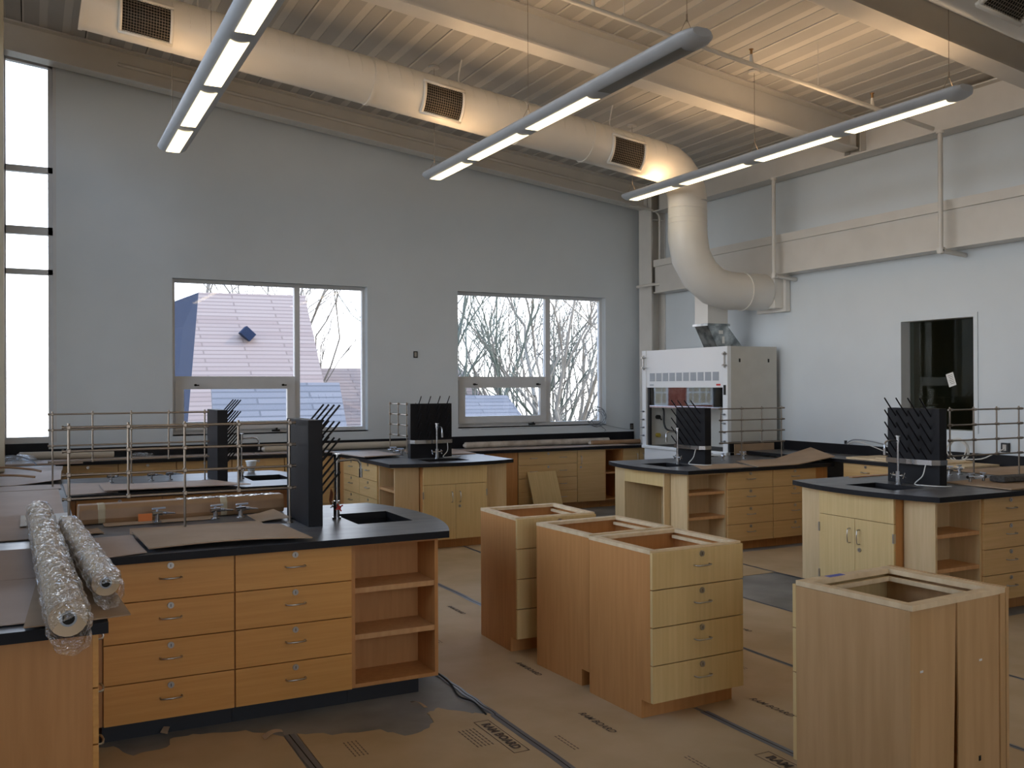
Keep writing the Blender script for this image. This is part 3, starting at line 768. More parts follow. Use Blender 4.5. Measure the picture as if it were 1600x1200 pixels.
# near right
lb = pen_labels(I5); lb['sinkcab'] = 'two door maple sink cabinet on the end of the near right bench'
peninsula(lb, (7.80, 5.97, 0), PI, 2.08, .10, .14, flip=True, bodym=M_pale)
dryer('black peg drying rack at the right, in front of the dark interior window', (7.8-1.46, 5.27, .914), PI)
faucet('chrome faucet at the near right sink', (7.8-1.63, 5.27, .914), PI)
rack('rod lattice at the right edge of the photo', (6.757, 5.25, .914), 0, 4, (1, 3))
for i, (x, y) in enumerate(((6.75, 5.06), (6.90, 5.05), (7.20, 5.60), (7.36, 5.62))):
    gas_valve('gas tap on the near right bench, %s' % ['closest to the drying rack', 'second from the drying rack', 'third from the drying rack', 'farthest from the drying rack'][i], (x, y, .914), 1.1*i)

# ------------------------------------------------------------------ wall counters
def rect(x0, x1, y0, y1): return [(x0, y0), (x1, y0), (x1, y1), (x0, y1)]
worktop('long black worktop down the left wall covered in cardboard', rect(XL+.01, .238, 3.487, 11.198), (0, 0, 0), 0)
worktop('black worktop along the back wall under the left window', rect(XL+.01, 4.78, 11.202, YW-.02), (0, 0, 0), 0)
worktop('lower black worktop along the back wall under the right window', rect(4.785, 8.14, 11.16, YW-.02), (0, 0, 0), 0, zt=.864)
worktop('black worktop along the right wall', rect(7.802, XW-.02, 2.6, 8.95), (0, 0, 0), 0)
# left wall cabinets face +X
x = .19; y = 3.53
for k, lab in enumerate(('four drawer maple cabinet at the bottom left corner, its end panel to the camera', 'four drawer maple cabinet tucked behind the corner one, left wall')):
    drawer_cab(lab, (x, y, 0), PI/2, .61 if k == 0 else .62, .6); y += .615
for k, yy in enumerate((6.35, 6.97)):
    drawer_cab(['maple cabinet on the left wall between the two left benches, nearer', 'maple cabinet on the left wall between the two left benches, farther'][k], (x, yy, 0), PI/2, .61, .6)
# back wall, left part: faces -Y
names = ['first', 'second', 'third', 'fourth', 'fifth']
for k in range(5):
    drawer_cab('%s four drawer maple cabinet from the left along the back wall' % names[k], (.26+.613*k, 11.26, 0), 0, .608, .55, front=M_frontp)
tag(MB().box(5.35, 5.838, 11.22, 11.24, .1, .824).build('filler_panel', M_side), 'plain maple panel left of the wide drawers under the right window', 'panel')
drawer_cab('wide four drawer maple cabinet with paired handles under the right window', (5.85, 11.235, 0), 0, .925, .55, .826, wide=True, front=M_frontp, vinyl=False)
def door_cab(label, loc, w, d=.55, h=.826, doors=1, open_=False):
    t = thing('door_cabinet', label, 'cabinet', loc); th = .018; mb = MB()
    for x0 in (0, w-th): mb.box(x0, x0+th, 0, d, .1, h)
    mb.box(th, w-th, d-.012, d, .1, h); mb.box(th, w-th, 0, d-.012, .1, .118); mb.box(th, w-th, 0, d-.012, h-.018, h); mb.build('body', M_side, t)
    MB().box(0, w, .075, .09, 0, .1).build('toe_kick', M_side, t)
    if open_:
        MB().box(th, w-th, .01, d-.02, .47, .49).build('shelf', M_inner, t); return t
    for k in range(doors):
        x0 = .0025+(w/doors)*k; x1 = w/doors*(k+1)-.0025
        dr = MB().box(x0, x1, -.019, 0, .1, h-.003).build('door', M_frontp, t, .0012)
        hx = x0+.05 if (k == 1 or doors == 1) else x1-.05
        child(PULL_V, dr, (hx, 0, h-.14)); 
        if doors == 1: child(LOCKM, dr, (hx, 0, h-.24))
    return t
door_cab('single door maple cabinet right of the wide drawers', (6.778, 11.235, 0), .46)
door_cab('open maple cabinet with one shelf and a dark inside by the fume hood', (7.24, 11.235, 0), .30, open_=True)
door_cab('double door maple cabinet half hidden behind the fume hood', (7.543, 11.235, 0), .56, doors=2)
# right wall cabinets face -X
for k, (yy, lab) in enumerate(((7.42, 'four drawer maple cabinet on the right wall beside the hood bench'), (6.80, 'four drawer maple cabinet on the right wall between the two right benches'))):
    drawer_cab(lab, (7.86, yy, 0), -PI/2, .61, .54, front=M_frontp)
# black backsplashes
def splash(name, x0, x1, y0, y1, z0, z1): struct(name, MB().box(x0, x1, y0, y1, z0, z1), M_black)
splash('trim_1', .19, 4.78, YW-.02, YW-.001, .90, 1.026)
splash('trim_2', 4.78, 8.15, YW-.02, YW-.001, .85, 1.026)
splash('trim_3', XW-.019, XW-.001, 2.6, 8.93, .90, 1.026)
splash('trim_4', -.25, .19, YW-.02, YW-.001, .90, 1.095)
splash('trim_5', 7.56, XW-.02, 8.945, 8.965, .90, 1.026)

# ------------------------------------------------------------------ fume hood
hx0, hx1, hy0, hy1, hz = 7.555, 8.345, 8.975, 10.765, 2.195
t = thing('fume_hood', 'white fume hood in the back right corner with a half open glass sash', 'fume hood', (0, 0, 0))
MB().box(hx0+.02, hx1, hy0+.02, hy1-.02, .02, .855).build('base_cabinet', M_white, t, .004)
MB().box(hx0+.06, hx1, hy0, hy0+.02, .89, hz).build('side_panel', M_hoodside, t)
MB().box(hx0+.06, hx1, hy1-.02, hy1, .89, hz).build('side_panel', M_hoodside, t)
for X in (7.748, 8.21): MB().box(X-.012, X+.012, hy0-.003, hy0+.001, 2.0, 2.044).build('side_slot', M_dark, t)
for k, ya in enumerate((hy0, hy1-.09)):
    p = MB().box(hx0, hx0+.06, ya, ya+.09, .89, hz).build('front_post', M_white, t, .004)
    for z in (1.36, 1.25, 1.14, 1.03):
        m_ = MB().cyl((hx0, ya+.045, z), (hx0-.03, ya+.045, z), .011, 8).box(hx0-.045, hx0-.03, ya+.02, ya+.07, z-.005, z+.005); m_.build('service_knob', M_wireg, p)
    m_ = MB().box(hx0-.02, hx0, ya+.035, ya+.05, 1.93, 2.13).cyl((hx0-.005, ya+.02, 2.10), (hx0-.06, ya+.02, 2.10), .014, 8).cyl((hx0-.005, ya+.02, 1.96), (hx0-.06, ya+.02, 1.96), .014, 8)
    m_.cyl((hx0-.03, ya-.025, 2.10), (hx0-.03, ya+.065, 2.10), .006, 8).cyl((hx0-.03, ya-.025, 1.96), (hx0-.03, ya+.065, 1.96), .006, 8); m_.build('latch_bracket', M_nickel, p)
MB().box(hx0-.008, hx0, hy0+.03, hy0+.065, 1.60, 1.72).build('switch_box', M_dark, t)
MB().box(hx0+.01, hx0+.03, hy0+.09, hy1-.09, 1.69, hz).box(hx0+.03, hx1, hy0+.09, hy1-.09, hz-.02, hz).build('front_panel', M_white, t)
mb = MB()
for k in range(10):
    ya = hy0+.17+.148*k; mb.box(hx0+.006, hx0+.0105, ya, ya+.115, 1.775, 1.885)
g_ = mb.build('air_grille', M_grey, t)
mb = MB()
for k in range(10):
    for j in range(7): ya = hy0+.17+.148*k; mb.box(hx0+.004, hx0+.0062, ya+.005, ya+.11, 1.781+.0153*j, 1.786+.0153*j)
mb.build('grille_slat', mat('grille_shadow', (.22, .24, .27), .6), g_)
MB().box(hx0+.0085, hx0+.0105, hy0+.14, hy0+.22, 1.712, 1.735).build('maker_label', M_red, t)
MB().box(hx0+.0085, hx0+.0105, hy1-.26, hy1-.17, 1.712, 1.735).build('maker_label', M_grey, t)
MB().box(hx0+.034, hx0+.040, hy0+.09, hy1-.14, 1.44, 1.70).build('sash', G_sash, t)
MB().box(hx0+.022, hx0+.05, hy0+.09, hy1-.13, 1.415, 1.445).build('sash_handle', M_chrome, t, .004)
MB().box(hx0+.02, hx0+.06, hy1-.14, hy1-.105, .90, 1.69).build('sash_track', M_toe, t)
MB().box(hx0+.02, hx0+.06, hy0+.09, hy0+.105, .90, 1.69).build('sash_track', M_toe, t)
mb = MB(); mb.box(hx1-.16, hx1-.15, hy0+.06, hy1-.06, .89, 2.1); mb.box(hx0+.08, hx1-.16, hy1-.07, hy1-.055, .89, 2.1); mb.box(hx0+.08, hx1-.16, hy0+.055, hy0+.07, .89, 2.1)
mb.box(hx0+.08, hx1-.16, hy0+.07, hy1-.07, 2.08, 2.1); mb.build('liner', M_liner, t)
MB().box(hx0+.05, hx1, hy0+.02, hy1-.02, .86, .895).build('work_surface', M_black, t)
MB().box(hx0-.02, hx0+.05, hy0+.005, hy1-.005, .858, .90).build('air_foil_sill', M_white, t, .008)
MB().tube(smooth_path([(hx0+.25, hy1-.08, 1.42), (hx0+.25, hy1-.12, 1.42), (hx0+.25, hy1-.16, 1.36), (hx0+.25, hy1-.17, 1.18), (hx0+.27, hy1-.24, 1.10), (hx0+.3, hy1-.5, 1.09)], 5), .013, 8).build('inner_pipe', M_toe, t)
MB().cyl((hx0+.2, hy1-.07, 1.28), (hx0+.2, hy1-.12, 1.28), .03, 10).cyl((hx0+.2, hy1-.12, 1.28), (hx0+.24, hy1-.12, 1.24), .01, 6).build('inner_knob', M_dark, t)
MB().cyl((hx0+.2, hy1-.07, 1.03), (hx0+.2, hy1-.12, 1.03), .03, 10).build('inner_knob', mat('yellow_knob', (.5, .38, .05), .5), t)
# exhaust transition
t = thing('exhaust_duct', 'galvanised offset duct rising from the top of the fume hood', 'duct', (0, 0, 0))
A = [(7.62, 9.42), (7.94, 9.42), (7.94, 9.68), (7.62, 9.68)]; B = [(7.80, 9.45), (8.22, 9.45), (8.22, 9.72), (7.80, 9.72)]
mb = MB(); vs = [(*p, 2.197) for p in B]+[(*p, 2.47) for p in A]; mb.add(vs, [(0, 1, 5, 4), (1, 2, 6, 5), (2, 3, 7, 6), (3, 0, 4, 7), (3, 2, 1, 0), (4, 5, 6, 7)])
mb.build('offset_section', M_galv, t)
MB().box(7.60, 7.96, 9.40, 9.70, 2.47, 2.50).build('flange', M_galv, t)
MB().box(7.62, 7.94, 9.42, 9.68, 2.50, 3.02).box(7.94, 8.42, 9.42, 9.68, 2.76, 3.02).build('upper_box', M_duct, t)
mb = MB(); mb.box(7.86, 7.90, 9.434, 9.437, 2.25, 2.34); mb.box(7.80, 7.87, 9.426, 9.431, 2.37, 2.43); mb.build('paper_label', M_paper, t)

# ------------------------------------------------------------------ loose cabinets on the floor
def loose(label, loc, rz, w=.61, d=.565, back=False, pulls=True):
    h = .876; th = .018
    t = thing('loose_drawer_cabinet', label, 'cabinet', loc, rz)
    mb = MB()
    for x0 in (0, w-th): mb.prism([(0, .1), (.075, .1), (.075, 0), (d-.012, 0), (d-.012, h-.02), (0, h-.02)], x0, x0+th, 'x')
    mb.box(th, w-th, 0, d-.03, .1, .118); mb.build('body', M_side, t)
    MB().box(th, w-th, .075, .09, 0, .1).build('toe_kick', M_side, t)
    MB().box(.002, w-.002, d-.012, d-.001, 0, h-.02).build('back_panel', M_side, t)
    mb = MB(); z0, z1 = h-.02, h
    mb.box(0, w, 0, .022, z0, z1); mb.box(0, w, d-.05, d, z0, z1); mb.box(0, .045, .022, d-.05, z0, z1); mb.box(w-.045, w, .022, d-.05, z0, z1)
    mb.box(.045, w-.045, .022, .05, z0-.03, z0-.012); mb.box(.045, .062, .05, d-.05, z0-.03, z0-.012); mb.box(w-.062, w-.045, .05, d-.05, z0-.03, z0-.012)
    mb.build('top_frame', M_raw, t, .001)
    hz_ = (h-.1-.008)/4
    for r in range(4):
        a = .1+hz_*r+.0025; b = .1+hz_*(r+1)-.0025
        f = MB().box(.001, w-.001, -.019, 0, a, b).build('drawer', M_fronty, t, .0012)
        if pulls: child(PULL_H, f, (w*.53, 0, a+hz_*.53)); child(LOCKM, f, (w*.53, 0, a+hz_*.83))
        MB().box(.03, w-.03, .01, d-.06, a+.01, a+.02).build('drawer_box', M_inner, f)
    return t
XC = 2.785
loose('nearest of the row of three loose maple cabinets, its four drawer fronts in full view', (2.797, 3.925, 0), math.radians(2), d=.555)
loose('middle of the row of three loose maple cabinets, open topped', (2.802, 4.517, 0), math.radians(3), d=.565, pulls=False)
loose('rear of the row of three loose maple cabinets, open topped', (XC-.03, 5.325, 0), math.radians(-1.5), w=.585, d=.555)
# blue tape on the top frames (they stay with the cabinets)
# loose cabinet bottom right, seen from its back
t = thing('loose_cabinet', 'loose maple cabinet at bottom right showing its cracked back panel', 'cabinet', (2.967, 2.474, 0), math.radians(4.2))
w, d, h, th = .625, .565, .876, .018
_md = (mat('maple_side_dull', (.48, .29, .125), .5, c2=(.55, .34, .16), scale=3, stretch=(8, 8, .6), detail=7))
MB().box(0, th, .008, d-.001, 0, h-.023).build('side_panel', _md, t, .001)
MB().box(w-th, w, -.004, d-.001, 0, h+.002).build('side_panel', _md, t, .001)
mb = MB(); mb.prism([(.018, .0), (.262, .0), (.280, .55), (.288, h-.02), (.018, h-.02)], .010, .016, 'y'); mb.build('back_panel', _md, t)
mb = MB(); mb.prism([(.288, .0), (w-.058, .0), (w-.058, h-.02), (.289, h-.02), (.289, .75), (.294, .45)], .004, .010, 'y')
mb.build('split_back_panel', _md, t)
MB().box(w-.056, w-.02, -.001, .012, 0, h-.02).build('back_stile', _md, t)
mb = MB(); z0, z1 = h-.022, h
mb.box(.0, w-.019, -.001, .045, z0, z1); mb.box(.0, w-.019, d-.05, d, z0, z1); mb.box(0, .04, .045, d-.05, z0, z1); mb.box(w-.075, w-.019, .045, d-.05, z0, z1)
mb.box(.04, w-.075, d-.066, d-.05, z0-.03, z0-.01); mb.box(w-.092, w-.075, .06, d-.066, z0-.03, z0-.01); mb.build('top_frame', M_raw, t, .001)
for k in range(4):
    a = .1+.19*k; MB().box(0.001, w-.001, d, d+.019, a+.0025, a+.1875).build('drawer', M_fronty, t, .001)
MB().box(th, w-th, .02, d-.03, .1, .118).build('bottom_panel', M_inner, t)
MB().box(.17, .27, d-.04, d-.01, h+.0005, h+.0015).build('blue_tape', M_blue, t)
mb = MB(); mb.box(.06, .078, .008, .0095, .61, .618); mb.build('clear_tape', M_paper, t)
mb = MB(); mb.box(.43, .448, .002, .0036, .60, .608); mb.build('clear_tape', M_paper, t)
MB().box(.425, .438, .002, .0039, .20, .22).build('screw_hole', M_dark, t)

# leaning cabinet door panel
t = MB().box(-.225, .225, -.009, .009, 0, .60)
o = tag(t.build('loose_door_panel', M_fronty, None, .001), 'loose maple panel leaning against the wide drawers under the right window', 'panel')
o.location = (6.18, 10.93, .0); o.rotation_euler = (math.radians(-22), 0, math.radians(3))

# ------------------------------------------------------------------ floor paper and tape
def text_part(body, size, parent, loc, rz=-PI/2, m=None, shear=0, name='printed_text', bold=.0):
    cu = bpy.data.curves.new('t', 'FONT'); cu.body = body; cu.size = size; cu.align_x = 'CENTER'; cu.align_y = 'CENTER'; cu.shear = shear; cu.offset = bold; cu.resolution_u = 2
    tmp = bpy.data.objects.new('t', cu); C.objects.link(tmp)
    me = bpy.data.meshes.new_from_object(tmp.evaluated_get(bpy.context.evaluated_depsgraph_get())); bpy.data.objects.remove(tmp)
    me.materials.clear(); me.materials.append(m or M_ink)
    o = bpy.data.objects.new(name, me); C.objects.link(o); o.parent = parent; o.location = loc; o.rotation_euler = (0, 0, rz); return o
def floor_paper(label, x0, x1, y0, y1, z=.004, top=None, m=None):
    mb = MB(); rnd = random.Random(int(x0*100))
    n = 40
    poly = [(x0, y0), (x1, y0)]
    if top: poly += top
    else: poly += [(x1-.0, y1), (x0, y1)]
    mb.prism(poly, .0005, z); return tag(mb.build('floor_paper', m or M_kraft), label, 'floor paper', 'kraft paper strips covering the floor')
def ragged(pts, amp=.02, n=5, seed=1):
    rnd = random.Random(seed); out = []
    for (a, b) in zip(pts[:-1], pts[1:]):
        for i in range(n):
            t = i/n; out.append((a[0]+(b[0]-a[0])*t+rnd.uniform(-amp, amp)*.5, a[1]+(b[1]-a[1])*t+rnd.uniform(-amp, amp)))
    out.append(pts[-1]); return out
pA = floor_paper('torn brown floor paper at the bottom of the photo, bearing a boxed logo', 1.17, 2.14, -3, 4.4,
    top=ragged([(2.14, 4.43), (2.06, 4.48), (1.93, 4.63), (1.85, 4.60), (1.83, 4.44), (1.72, 4.36), (1.63, 4.33), (1.55, 4.47), (1.32, 4.53), (1.17, 4.62)], .014, 4, 3))
p0 = floor_paper('torn brown floor paper in the bottom left corner', .20, 1.10, -3, 4.8,
    top=ragged([(1.10, 4.60), (.95, 4.78), (.75, 4.84), (.62, 4.86), (.58, 4.72), (.42, 4.70), (.36, 4.86), (.20, 4.90)], .014, 4, 5))
pB = floor_paper('brown floor paper strip left of the three loose cabinets', 2.165, 3.125, -3, 11.1)
pC = floor_paper('brown floor paper strip running under the row of loose cabinets', 3.155, 4.115, -3, 9.2)
pD = floor_paper('brown floor paper strip right of the row of loose cabinets', 4.145, 5.105, -3, 9.2)
pE = floor_paper('brown floor paper strip by the fume hood bench, ending at bare concrete', 5.135, 6.055, 6.56, 7.45, top=[(6.055, 7.45), (5.75, 7.46), (5.75, 11.2), (5.135, 11.2), (5.135, 6.62)])
pF = floor_paper('brown floor paper between the two right benches', 6.085, 7.3, 6.02, 7.5)
pG = floor_paper('brown floor paper in the bottom right corner', 5.135, 7.8, -3, 4.5)
def tape(label, pts, w=.05, z=.0055):
    mb = MB(); n = len(pts)
    vs = []
    for i, p in enumerate(pts):
        vs += [(p[0]-w/2, p[1], p[2] if len(p) > 2 else z), (p[0]+w/2, p[1], (p[2] if len(p) > 2 else z))]
    vs2 = [(v[0], v[1], v[2]-.001) for v in vs]
    mb.add(vs, [(2*i, 2*i+1, 2*i+3, 2*i+2) for i in range(n-1)])
    mb.add(vs2, [(2*i, 2*i+2, 2*i+3, 2*i+1) for i in range(n-1)])
    mb.mi(1)
    vs = []
    for i, p in enumerate(pts): vs += [(p[0]-.003, p[1], z+.0006+(p[2]-z if len(p) > 2 else 0)), (p[0]+.003, p[1], z+.0006+(p[2]-z if len(p) > 2 else 0))]
    mb.add(vs, [(2*i, 2*i+1, 2*i+3, 2*i+2) for i in range(n-1)])
    return tag(mb.build('floor_tape', [M_tape, M_dark]), label, 'tape', 'grey tape lines on the floor paper')
rr = random.Random(2)
def wob(x, y0, y1, n=24, a=.008): return [(x+rr.uniform(-a, a), y0+(y1-y0)*i/n) for i in range(n+1)]
tape('grey tape line ending at the torn paper, bottom middle', wob(2.15, -3, 4.40))
tape('grey tape line running under the nearest loose drawer cabinet', wob(3.14, -3, 3.93))
tape('grey tape line in the gap left of the rear loose cabinet', wob(3.14, 5.95, 11.1))
tape('grey tape line right of the nearest loose cabinet', wob(4.13, -3, 9.2), .035)
tape('grey tape line beside the bare concrete patch', wob(5.12, -3, 11.1), .03)
tape('grey tape line between the two right benches', wob(6.07, 6.05, 7.5), .025)
tape('short loose length of grey tape by the near left bench corner', [(2.155+.004*math.sin(i*1.3), 4.40+.045*i, .0055) for i in range(30)], .035)
tape('short grey tape strip across the torn paper, bottom left', wob(1.135, -3, 4.62, 10), .05)
mb = MB(); mb.tube(smooth_path([(2.11, 4.42, .006), (2.13, 4.62, .009), (2.10, 4.75, .008), (2.15, 5.0, .008), (2.16, 5.35, .007)], 5), .005, 5)
tag(mb.build('dark_cord', M_dark), 'thin dark cord edge curling along the tape by the bench corner', 'cord')
# printing on the papers
def logo(parent, x, y, s=1):
    b = text_part('RAM BOARD', .085*s, parent, (x, y, .0062), bold=.004*s)
    mb = MB(); w, h, t = .30*s, .055*s, .004*s
    for a in ((-h, -h+t, -w, w), (h-t, h, -w, w), (-h, h, -w, -w+t), (-h, h, w-t, w)): mb.box(x+a[0], x+a[1], y+a[2], y+a[3], .0056, .0062)
    mb.build('printed_border', M_ink, parent)
def smalllines(parent, x, y, n=3, w=.12):
    mb = MB()
    for k in range(n):
        for j in range(7): mb.box(x-.05-.02*k-.006, x-.05-.02*k, y-w+2*w*j/7, y-w+2*w*(j+.7)/7, .0052, .0058)
    mb.build('printed_lines', mat('faded_ink', (.2, .145, .10), .8), parent)
logo(pA, 2.045, 4.12, .75); smalllines(pA, 2.02, 4.16, 5)
smalllines(pA, 1.45, 4.30, 4, .10)
logo(pB, 3.02, 3.12, .8); smalllines(pB, 3.0, 3.05, 4)
for P_, x, y, s in ((pB, 2.56, 4.06, .055), (pB, 2.68, 5.02, .05), (pC, 3.50, 3.82, .055), (pB, 2.9, 6.6, .05), (pD, 4.5, 4.3, .05), (pC, 3.6, 2.9, .05), (pB, 2.95, 7.6, .05), (pD, 4.45, 5.2, .05)):
    text_part('RAM BOARD', s, P_, (x, y, .0055), shear=.3, m=M_ink, bold=.001)
for P_, x, y in ((pB, 2.35, 3.9), (pB, 2.75, 3.4), (pC, 3.9, 4.5), (pB, 2.5, 5.9), (pD, 4.6, 6.4), (pC, 3.75, 6.6), (pD, 4.7, 3.9)): smalllines(P_, x, y, 2, .10)
# torn curls
for i, (x, y, a, lab) in enumerate(((1.01, 4.60, .3, 'torn pale paper curl at the end of the short tape strip'), (.60, 4.90, 1.2, 'small torn paper curl near the bottom left cabinet'), (1.88, 4.66, 2.2, 'small torn paper curl above the boxed logo'))):
    mb = MB()
    def fn(u, v, a=a): return (.10*u, .035*v*(1-.6*u), .006+.02*math.sin(u*2.6)+.008*v)
    mb.grid(fn, 6, 3, .0012); o = mb.build('paper_scrap', M_card); o.location = (x, y, .003); o.rotation_euler = (0, 0, a); tag(o, lab, 'paper scrap')

# ------------------------------------------------------------------ boards and wrappings on the benches
def sheet(label, pts, z, m=None, th=.004, lift=None, nu=14, nv=8, name='cardboard_sheet', cat='cardboard', seed=0, wav=.003):
    """pts: 4 world corners (x,y) going round; lift(u,v)->extra height"""
    rnd = random.Random(seed); ph = [rnd.uniform(0, 6) for _ in range(4)]
    a, b, c, d = [Vector((p[0], p[1], 0)) for p in pts]
    def fn(u, v):
        p = a*(1-u)*(1-v)+b*u*(1-v)+c*u*v+d*(1-u)*v
        zz = wav*(1+math.sin(5*u+ph[0])*math.sin(4*v+ph[1]))
        return (p.x, p.y, z+th+zz+(lift(u, v) if lift else 0))
    mb = MB(); mb.grid(fn, nu, nv, th); return tag(mb.build(name, m or M_card), label, cat)
ZT = .9145
# left wall counter
sheet('grey board sheet at the near end of the left wall counter', [(-.55, 3.60), (.21, 3.56), (.21, 4.40), (-.55, 4.42)], ZT, M_cardg, seed=1)
sheet('grey board sheet second from the near end of the left wall counter', [(-.55, 4.44), (.20, 4.40), (.20, 5.22), (-.55, 5.25)], ZT, M_cardg, seed=2)
sheet('long grey board sheet midway along the left wall counter', [(-.55, 5.56), (.19, 5.55), (.20, 8.2), (-.55, 8.22)], ZT, M_cardg, seed=3, nv=14)
sheet('narrow grey board strip beyond the long sheet on the left counter', [(-.55, 8.24), (.22, 8.24), (.22, 8.62), (-.55, 8.58)], ZT, M_cardg, seed=4)
sheet('curled board sheet at the far end of the left wall counter', [(-.55, 8.66), (.23, 8.70), (.30, 10.6), (-.55, 10.75)], ZT, M_cardg, seed=5, lift=lambda u, v: .07*max(0, u-.55)*max(0, 1-abs(v-.25)*2)*2.2)
sheet('pale brown board under the wrapped rolls overhanging the counter corner', [(-.02, 3.47), (.31, 3.50), (.26, 4.72), (.05, 4.78)], .9255, M_card, seed=6, wav=.0008)
sheet('stack of thin boards at the far left corner of the back counter', [(-.5, 10.9), (.5, 10.9), (.5, 11.3), (-.5, 11.3)], ZT, M_cardg, .02, seed=7)
# near left bench
sheet('large kraft sheet on the near left bench, front right', [(.512, 4.86), (1.30, 4.80), (1.27, 5.36), (.49, 5.45)], .925, M_card, .006, lift=lambda u, v: .012*math.sin(PI*u)+.004, seed=8)
sheet('brown board on the near left bench at its left front corner', [(.20, 4.78), (.50, 4.83), (.49, 5.45), (.20, 5.42)], ZT, M_cardg, seed=9)
sheet('kraft sheet under the gas taps of the near left bench', [(.48, 5.47), (1.20, 5.40), (1.22, 5.66), (.50, 5.70)], ZT, M_card, seed=10)
sheet('kraft offcut behind the taps on the near left bench', [(.38, 5.86), (1.02, 5.88), (1.02, 6.02), (.38, 6.02)], ZT, M_card, .004, seed=11)
sheet('kraft flap beside the drying rack on the near left bench', [(1.20, 5.62), (1.39, 5.60), (1.37, 5.98), (1.20, 5.95)], ZT, M_card, .004, lift=lambda u, v: .02*u, seed=12)
sheet('small brown block of board at the left end of the near left bench', [(.25, 5.60), (.36, 5.60), (.34, 5.80), (.24, 5.80)], ZT, M_card, .006, seed=13)
# long brown wrapped tube
t = thing('wrapped_roll', 'long brown paper wrapped roll lying behind the gas taps on the near left bench', 'wrapped roll', (.25, 6.06, .917), .03)
mb = MB(); L_ = 1.20
prof = [(-.055, 0), (.055, 0), (.068, .03), (.066, .085), (.045, .112), (-.045, .112), (-.066, .085), (-.068, .03)]
mb.prism(prof, 0, L_, 'x'); mb.build('wrapping', M_ram, t, .006)
for X in (.10, .80):
    mb = MB(); mb.prism([(p[0]*1.02, p[1]*1.012+.0005) for p in prof], X, X+.045, 'x'); mb.build('tape_band', M_mast, t, .006)
mb = MB()
def fn(u, v): return (.55+.6*u, -.04+.085*v, .1125+.003*(1+math.sin(40*u+9*v))*.5+.002*math.sin(23*v))
mb.grid(fn, 60, 8, .001); mb.build('plastic_sheet', M_plastic, t)
# second left bench
sheet('grey board at the left front of the second left bench', [(.245, 7.74), (.60, 7.74), (.60, 8.6), (.245, 8.6)], ZT, M_cardg, seed=14)
sheet('curled grey board along the front of the second left bench', [(.50, 7.71), (1.58, 7.68), (1.38, 8.25), (.50, 8.30)], .9225, M_cardg, .006, lift=lambda u, v: .010*(1-v), seed=15)
# middle back bench
sheet('pale board sheet left on the middle back bench', [(3.28, 9.95), (3.76, 10.1), (3.80, 11.1), (3.26, 11.15)], ZT, M_cardg, .01, lift=lambda u, v: .02*(1-v), seed=16)
sheet('pale board sheet right on the middle back bench', [(4.10, 10.1), (4.70, 10.1), (4.76, 11.1), (4.08, 11.15)], ZT, M_cardg, .01, seed=17)
# fume hood bench
sheet('large kraft sheet with a raised flap on the fume hood bench', [(6.72, 7.50), (7.80, 7.50), (8.10, 8.16), (6.98, 8.16)], .866, M_card, .008, lift=lambda u, v: .21*max(0, u-.5)*(.6+.5*v), seed=18, wav=.001)
sheet('thin kraft sheet at the front edge of the fume hood bench', [(6.02, 7.55), (6.70, 7.54), (6.80, 7.95), (6.30, 8.05)], .8655, M_card, .004, seed=19, wav=.0008)
t_ = MB().box(7.62, 8.25, 8.925, 8.935, .8665, 1.0); tag(t_.build('cardboard_sheet', M_card), 'kraft board standing on edge against the side of the fume hood', 'cardboard')
# near right bench
sheet('brown board on the near right bench behind the drying rack', [(6.55, 4.56), (7.78, 4.56), (7.78, 5.15), (6.60, 5.18)], ZT, M_card, .010, seed=20)
mb = MB(); mb.box(0, .95, -.07, .07, 0, .045)
o = tag(mb.build('felt_pad', mat('grey_felt', (.06, .06, .06), .95, c2=(.11, .105, .10), scale=60), None, .012), 'dark grey felt roll on the brown board at the right edge', 'felt'); o.location = (6.88, 4.92, .933); o.rotation_euler = (0, 0, -.05)
sheet('kraft sheet curling up at the far right edge of the photo', [(7.55, 5.2), (8.3, 5.2), (8.3, 5.9), (7.55, 5.9)], ZT, M_card, .005, lift=lambda u, v: .10*max(0, u-.2)*(1-v), seed=21)
tag(MB().box(6.30, 6.75, 5.86, 5.90, .9155, .921).build('wood_strip', M_side), 'thin wood strip at the back edge of the near right bench', 'wood strip')
# right wall counter: pale panels
for k, (a, b, lab) in enumerate(((6.75, 7.40, 'pale wooden panel lying on the right wall counter, farther one'), (5.95, 6.72, 'pale wooden panel lying on the right wall counter, nearer one'))):
    tag(MB().box(7.86, 8.37, a, b, .916+.0*k, .936).build('loose_wood_panel', M_raw, None, .002), lab, 'panel')
tag(MB().box(7.86, 8.33, 6.20, 7.0, .938, .955).build('loose_wood_panel', M_raw, None, .002), 'pale wooden panel stacked on top of the other two on the right counter', 'panel')

